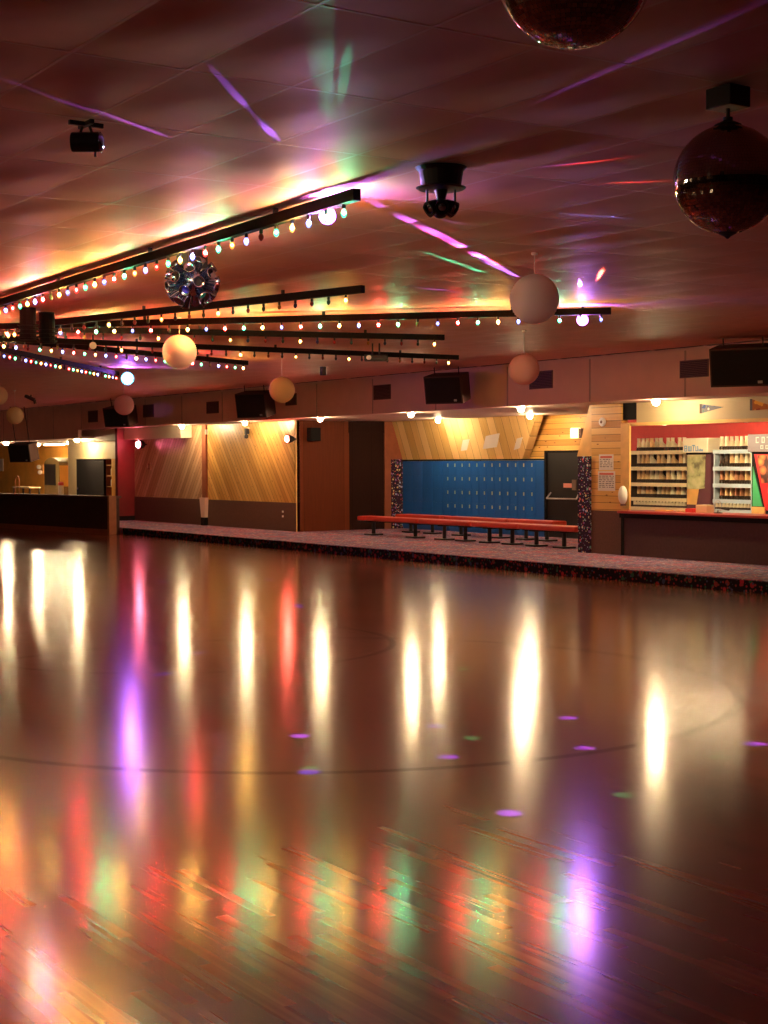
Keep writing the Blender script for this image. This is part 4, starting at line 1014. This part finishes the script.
for px, py, col, irr, sz in ((60, 385, VI, 1.0, .8), (90, 382, VI, 1.2, 1), (180, 378, VI, 1.2, 1.2), (200, 384, VI, 1.0, .8), (150, 368, MG, 1.2, 1.6), (170, 370, RD, .8, 1.2), (105, 368, MG, .8, 1.6), (230, 386, VI, .7, .8), (128, 364, VI, 1.0, 2.5), (250, 350, VI, .4, .6)):
    ceil_beam(PC, px, py, col, irr * 1.2, sz * 0.6)
# violet, red dots thrown on the fascia
def wall_beam(src, px, py, col, irr, size):
    T = on_y(px, py, FASC); v = T - src; beam(src + v.normalized() * 0.12, T, col, irr * 39.5 * v.length_squared, size)
for px, py, col, irr in ((344, 387, VI, 1.2), (381, 384, VI, 1.2), (321, 395, RD, .5), (413, 399, RD, .4), (305, 398, VI, .5), (232, 408, VI, .4), (160, 410, VI, .3), (335, 398, VI, .15), (250, 412, VI, .25)):
    wall_beam(PB, px, py, col, irr, 0.55)
def floor_beam(src, px, py, col, irr, size=0.45):
    if col in (VI, BL): col = (0.07, 0.04, 1.0)
    T = on_z(px, py, 0); v = T - src; d = v.length; c = abs(v.normalized().z); beam(src + v.normalized() * 0.12, T, col, irr * 39.5 * d * d / c, size, 1.0)
PM = on_z(441, 167, CEIL); PM.z = 3.38
for px, py, col in ((568, 718, BL), (585, 748, VI), (447, 757, VI), (436, 726, VI), (310, 772, VI), (312, 768, GR), (510, 813, BL), (625, 795, GR), (472, 738, GR), (755, 744, VI), (718, 757, GR), (95, 573, VI), (163, 582, VI), (195, 653, VI), (165, 674, VI), (300, 736, VI), (298, 606, VI), (270, 580, BL), (463, 669, GR)):
    src = PM if py > 600 and px > 280 else PB
    T = on_z(px, py, 0); d = (T - src).length
    floor_beam(src, px, py, col, (4.5 if col is GR else 26.0) * (1 if src is PM else 0.5), math.degrees(math.atan(0.095 / d)))
# ------------------------------------------------------------------ disco fixtures
# small round scanner at upper left
a = on_z(86, 121, CEIL); cx, cy = a.x, a.y
t = thing('scanner_light', 'small black barrel light hanging from the ceiling at upper left', 'disco light', (cx, cy, CEIL))
MB().box((cx - 0.09, cy - 0.012, CEIL - 0.03), (cx + 0.09, cy + 0.012, CEIL - 0.006)).box((cx - 0.012, cy - 0.10, CEIL - 0.03), (cx + 0.012, cy + 0.10, CEIL - 0.006)).build('mount', M['black'], t)
e = right.xy.to_3d().normalized()
mb = MB()
for s in (-1, 1): mb.tube(Vector((cx, cy, CEIL - 0.03)) + e * 0.02 * s, Vector((cx, cy, CEIL - 0.075)) + e * 0.035 * s, 0.008, n=6)
mb.build('bracket', M['black'], t)
c_ = Vector((cx, cy, CEIL - 0.118))
MB().tube(c_ - e * 0.083, c_ + e * 0.075, 0.055, 0.055, n=20).build('barrel', M['blackplastic'], t, bevel=0.008)
MB().lathe(c_ + e * 0.075, [(0.052, 0), (0.058, 0.006), (0.04, 0.02), (0.02, 0.026)], 16, e).build('lens', M['chrome'], t, smooth=True)
MB().tube(c_ + e * 0.05 - Vector((0, 0, 0.05)), c_ + e * 0.05 - Vector((0, 0, 0.082)), 0.008, n=6).build('knob', M['black'], t)

# multi-head unit at centre
a = on_z(441, 167, CEIL); cx, cy = a.x, a.y
t = thing('rotating_light', 'black rotating multi-head light hanging from the ceiling, top centre', 'disco light', (cx, cy, CEIL))
MB().lathe((cx, cy, CEIL), [(0.17, -0.005), (0.155, -0.02), (0.145, -0.03), (0.13, -0.125), (0.165, -0.135), (0.15, -0.145), (0.04, -0.15)], 24).build('base', M['black'], t)
MB().tube((cx, cy, CEIL - 0.145), (cx, cy, CEIL - 0.21), 0.045, 0.03, n=14).build('neck', M['black'], t)
mb = MB()
for s in (-1, 1): mb.tube(Vector((cx, cy, CEIL - 0.14)) + e * 0.09 * s, Vector((cx, cy, CEIL - 0.245)) + e * 0.09 * s, 0.008, n=6)
mb.build('yoke', M['black'], t)
for k in range(6):
    an = 2 * PI * k / 6 + 0.5; dv = Vector((math.cos(an), math.sin(an), -0.55)).normalized(); c0_ = Vector((cx, cy, CEIL - 0.225))
    hd_ = MB().lathe(c0_, [(0.018, 0.01), (0.035, 0.04), (0.045, 0.085), (0.047, 0.115), (0.038, 0.115), (0.036, 0.10)], 14, dv).build('lamp_head', M['blackplastic'], t)
    MB().lathe(c0_, [(0.037, 0.098), (0.025, 0.108), (0.005, 0.112)], 12, dv).build('lens', M['chrome'], hd_, smooth=True)

# big multi-lens ball under the near rail
a = on_z(192, 249, CEIL); cx, cy = a.x, a.y; c_ = Vector((cx, cy, 3.575))
t = thing('moonflower_light', 'large ball light with many chrome lens cups under the near rail', 'disco light', (cx, cy, CEIL))
MB().cbox((cx, cy, CEIL - 0.10), (0.24, 0.2, 0.17)).build('motor_box', M['blackplastic'], t, bevel=0.01)
MB().tube((cx, cy, CEIL - 0.19), (cx, cy, 3.70), 0.03, n=10).build('axle', M['chrome'], t)
MB().sphere(c_, 0.125, 24, 14).build('ball', M['chrome'], t, smooth=True)
ga = PI * (3 - math.sqrt(5)); nc = 26
for k in range(nc):
    zz = 0.80 - 1.72 * (k + 0.5) / nc; rr = math.sqrt(max(0, 1 - zz * zz)); dv = Vector((rr * math.cos(ga * k), rr * math.sin(ga * k), zz))
    cup = MB().lathe(c_, [(0.030, 0.10), (0.040, 0.15), (0.050, 0.230), (0.053, 0.242), (0.047, 0.244), (0.038, 0.18)], 14, dv).build('lens_cup', M['chrome'], t, smooth=True)
    MB().lathe(c_, [(0.038, 0.195), (0.036, 0.200)], 12, dv).build('lens', M['matte'] if k % 3 else mat('tinted_lens', random.choice([(0.02, 0.25, 0.2), (0.25, 0.02, 0.12), (0.05, 0.05, 0.4)]), 0.15), cup)

# small projector on the fourth rail and a box behind
def box_fixture(px, py, w_, h_, lab, z0):
    a = on_z(px, py, z0); t = thing('projector_box', lab, 'disco light', (a.x, a.y, z0))
    ex = right.xy.to_3d().normalized(); ey = Vector((-ex.y, ex.x, 0))
    P = [a - ex * w_ / 2 - ey * 0.12, a + ex * w_ / 2 - ey * 0.12, a + ex * w_ / 2 + ey * 0.12, a - ex * w_ / 2 + ey * 0.12]
    MB().prism([p - Vector((0, 0, h_ / 2)) for p in P], (0, 0, h_)).build('housing', M['blackplastic'], t, bevel=0.015)
    mb = MB()
    for s in (-0.12, 0.12): mb.tube(a + ex * s * w_ * 1.2 + Vector((0, 0, h_ / 2 - 0.01)), (a + ex * s * w_ * 1.2).xy.to_3d() + Vector((0, 0, CEIL - 0.004)), 0.014, n=6)
    mb.build('bracket', M['black'], t)
    q = a - ey * 0.122 - ex * w_ * 0.3
    MB().lathe(q, [(0.04, 0), (0.035, 0.012)], 12, -ey).build('lens', M['steel'], t)
box_fixture(376, 358, 0.38, 0.10, 'small black projector box slung on a light rail', 3.63)
a = on_z(323, 372, 3.76); t = thing('small_sign_box', 'tiny dark box with pale rim on the ceiling near the fascia', 'fixture', (a.x, a.y, CEIL))
MB().cbox((a.x, a.y, 3.78), (0.09, 0.09, 0.17)).build('box', M['vent'], t); MB().cbox((a.x, a.y, 3.868), (0.15, 0.15, 0.012)).build('plate', M['fascia'], t)
MB().cbox((a.x + 0.02, a.y - 0.047, 3.80), (0.04, 0.006, 0.05)).build('indicator', M['ventframe'], t)
a = on_z(31, 399, 3.75); t = thing('ceiling_camera', 'small dark camera on the ceiling above the far left fascia', 'camera', (a.x, a.y, CEIL))
ex = right.xy.to_3d().normalized()
MB().tube(Vector((a.x, a.y, 3.84)) - ex * 0.16, Vector((a.x, a.y, 3.72)) + ex * 0.1, 0.05, n=10).build('body', M['vent'], t); MB().tube((a.x, a.y, 3.77), (a.x, a.y, CEIL - 0.003), 0.02, n=8).build('stem', M['vent'], t)
MB().tube(Vector((a.x, a.y, 3.72)) + ex * 0.1, Vector((a.x, a.y, 3.62)) + ex * 0.12, 0.04, n=10).build('lens_hood', M['vent'], t)
# ring hoop on rail at left
a = on_z(93, 345.5, 3.70); t = thing('round_par_lamp', 'small lamp with a pale round rim under the rails at left', 'lamp', (a.x, a.y, 3.66))
dv = (Vector((0, 0, CAM_H)) - a).normalized()
MB().lathe(a, [(0.02, -0.09), (0.038, -0.07), (0.042, 0.0), (0.048, 0.004), (0.048, 0.010), (0.040, 0.010), (0.036, -0.02)], 16, dv).build('can', M['ventframe'], t, smooth=True)
MB().lathe(a, [(0.049, 0.0), (0.053, 0.006), (0.049, 0.012), (0.042, 0.012)], 16, dv).build('rim', M['white'], t, smooth=True)
MB().tube(a - dv * 0.08, Vector((a.x - dv.x * 0.08, a.y - dv.y * 0.08, CEIL - 0.004)), 0.012, n=6).build('stem', M['black'], t)

# ------------------------------------------------------------------ things in the orange room
def P(px, py, Y): return on_y(px, py, Y)
Yc = 21.0
a = P(44.5, 488, Yc); b = P(56, 463, Yc); zf = CARP
t = thing('arcade_machine', 'arched dark cabinet with a black window in the orange room', 'cabinet', ((a.x + b.x) / 2, Yc, CARP))
w_ = b.x - a.x + 0.3
x0_, x1_ = a.x, a.x + w_
prof = [(x0_, Yc, CARP), (x1_, Yc, CARP), (x1_, Yc, 1.95)] + [(x0_ + w_ * (0.5 + 0.5 * math.cos(q)), Yc, 1.95 + 0.25 * math.sin(q)) for q in [PI * k / 8 for k in range(1, 8)]] + [(x0_, Yc, 1.95)]
MB().prism(prof, (0, 0.6, 0)).build('body', mat('olive_cabinet', (0.22, 0.15, 0.05), 0.5), t)
MB().box((x0_ + 0.06, Yc - 0.02, 1.15), (x1_ - 0.35, Yc, 1.95)).build('window', M['blackplastic'], t)
MB().box((x1_, Yc + 0.02, 1.1), (x1_ + 0.02, Yc + 0.58, 1.9)).build('side_art', M['orange'], t)
a = P(15, 485, 20.0)
def chair(px, lab, Y=20.3):
    a = P(px, 485, Y); t = thing('chair', lab, 'chair', (a.x, Y, CARP)); x, z = a.x, CARP
    MB().lathe((x, Y, z + 0.45), [(0.2, 0), (0.22, 0.02), (0.2, 0.05)], 16).build('seat', M['vinyl'], t)
    mb = MB()
    for k in range(12):
        q, w__ = PI * k / 12, PI * (k + 1) / 12
        mb.tube((x + 0.24 * math.cos(q), Y + 0.2, z + 1.05 + 0.25 * math.sin(q)), (x + 0.24 * math.cos(w__), Y + 0.2, z + 1.05 + 0.25 * math.sin(w__)), 0.016, n=6)
    mb.tube((x - 0.24, Y + 0.2, z + 1.05), (x - 0.2, Y + 0.16, z + 0.45), 0.016, n=6).tube((x + 0.24, Y + 0.2, z + 1.05), (x + 0.2, Y + 0.16, z + 0.45), 0.016, n=6)
    mb.build('backrest', M['redpost'], t)
    for sx in (-1, 1):
        for sy in (-1, 1): MB().tube((x + sx * 0.14, Y + sy * 0.14, z + 0.45), (x + sx * 0.19, Y + sy * 0.19, z), 0.014, n=6).build('leg', M['steel'], t)
chair(12.5, 'round-backed chair behind the left end of the barrier')
a = P(1, 465, 23.15); solo(MB().box((a.x - 0.35, 23.17, a.z - 0.28), (a.x + 0.2, 23.2, a.z + 0.28)), 'wall_paper_sheet', M['paper'], 'white sheet on the orange wall at the left photo edge', 'paper', (a.x, 23.18, a.z))
t = thing('counter_table', 'low cream topped table behind the barrier in the orange room', 'table', (P(30, 490, 21.9).x, 21.9, CARP))
x_ = P(30, 490, 21.9).x
MB().box((x_ - 1.0, 21.5, 0.98), (x_ + 1.0, 22.0, 1.03)).build('tabletop', M['shelfcream'], t)
for sx in (-1, 1):
    for sy in (-1, 1): MB().box((x_ + sx * 0.93 - 0.03, 21.75 + sy * 0.2 - 0.03, CARP), (x_ + sx * 0.93 + 0.03, 21.75 + sy * 0.2 + 0.03, 0.98)).build('leg', M['black'], t)
a = P(61, 488, 19.9)
t = thing('bottle', 'red topped bottle at the foot of the cream wall', 'bottle', (a.x, 19.9, CARP))
t.location.z = CARP
MB().lathe((a.x, 19.9, CARP), [(0.10, 0), (0.10, 0.9), (0.09, 1.0)], 16).build('body', M['white'], t); MB().lathe((a.x, 19.9, CARP + 1.0), [(0.10, 0), (0.10, 0.10), (0.05, 0.13)], 16).build('cap', M['redwall'], t)
t['label'] = 'tall white bin with a red lid beside the cream wall'; t['category'] = 'bin'; t.name = 'tall_bin'
a = P(40, 467, 23.1)
t = thing('wall_lamp', 'small pale globe lamps on the orange wall left of the arched cabinet', 'lamp', (a.x, 23.2, a.z))
MB().sphere((a.x, 23.05, a.z), 0.10, 12, 8).sphere((a.x + 0.12, 23.05, a.z - 0.22), 0.10, 12, 8).build('globe', M['white'], t, smooth=True); MB().box((a.x - 0.05, 23.14, a.z - 0.3), (a.x + 0.2, 23.2, a.z + 0.1)).build('bracket', M['pine_trim'], t)

# ------------------------------------------------------------------ unseen downlights added behind the camera for fill and mirror ball reflections
for k, x in enumerate((-34, -28, -22, -16, -10, -4)):
    down(x, -7.2, CEIL - 0.02, 'added fill downlight in the ceiling along the near wall behind the camera', 0.06, 'added fill downlights along the near wall')
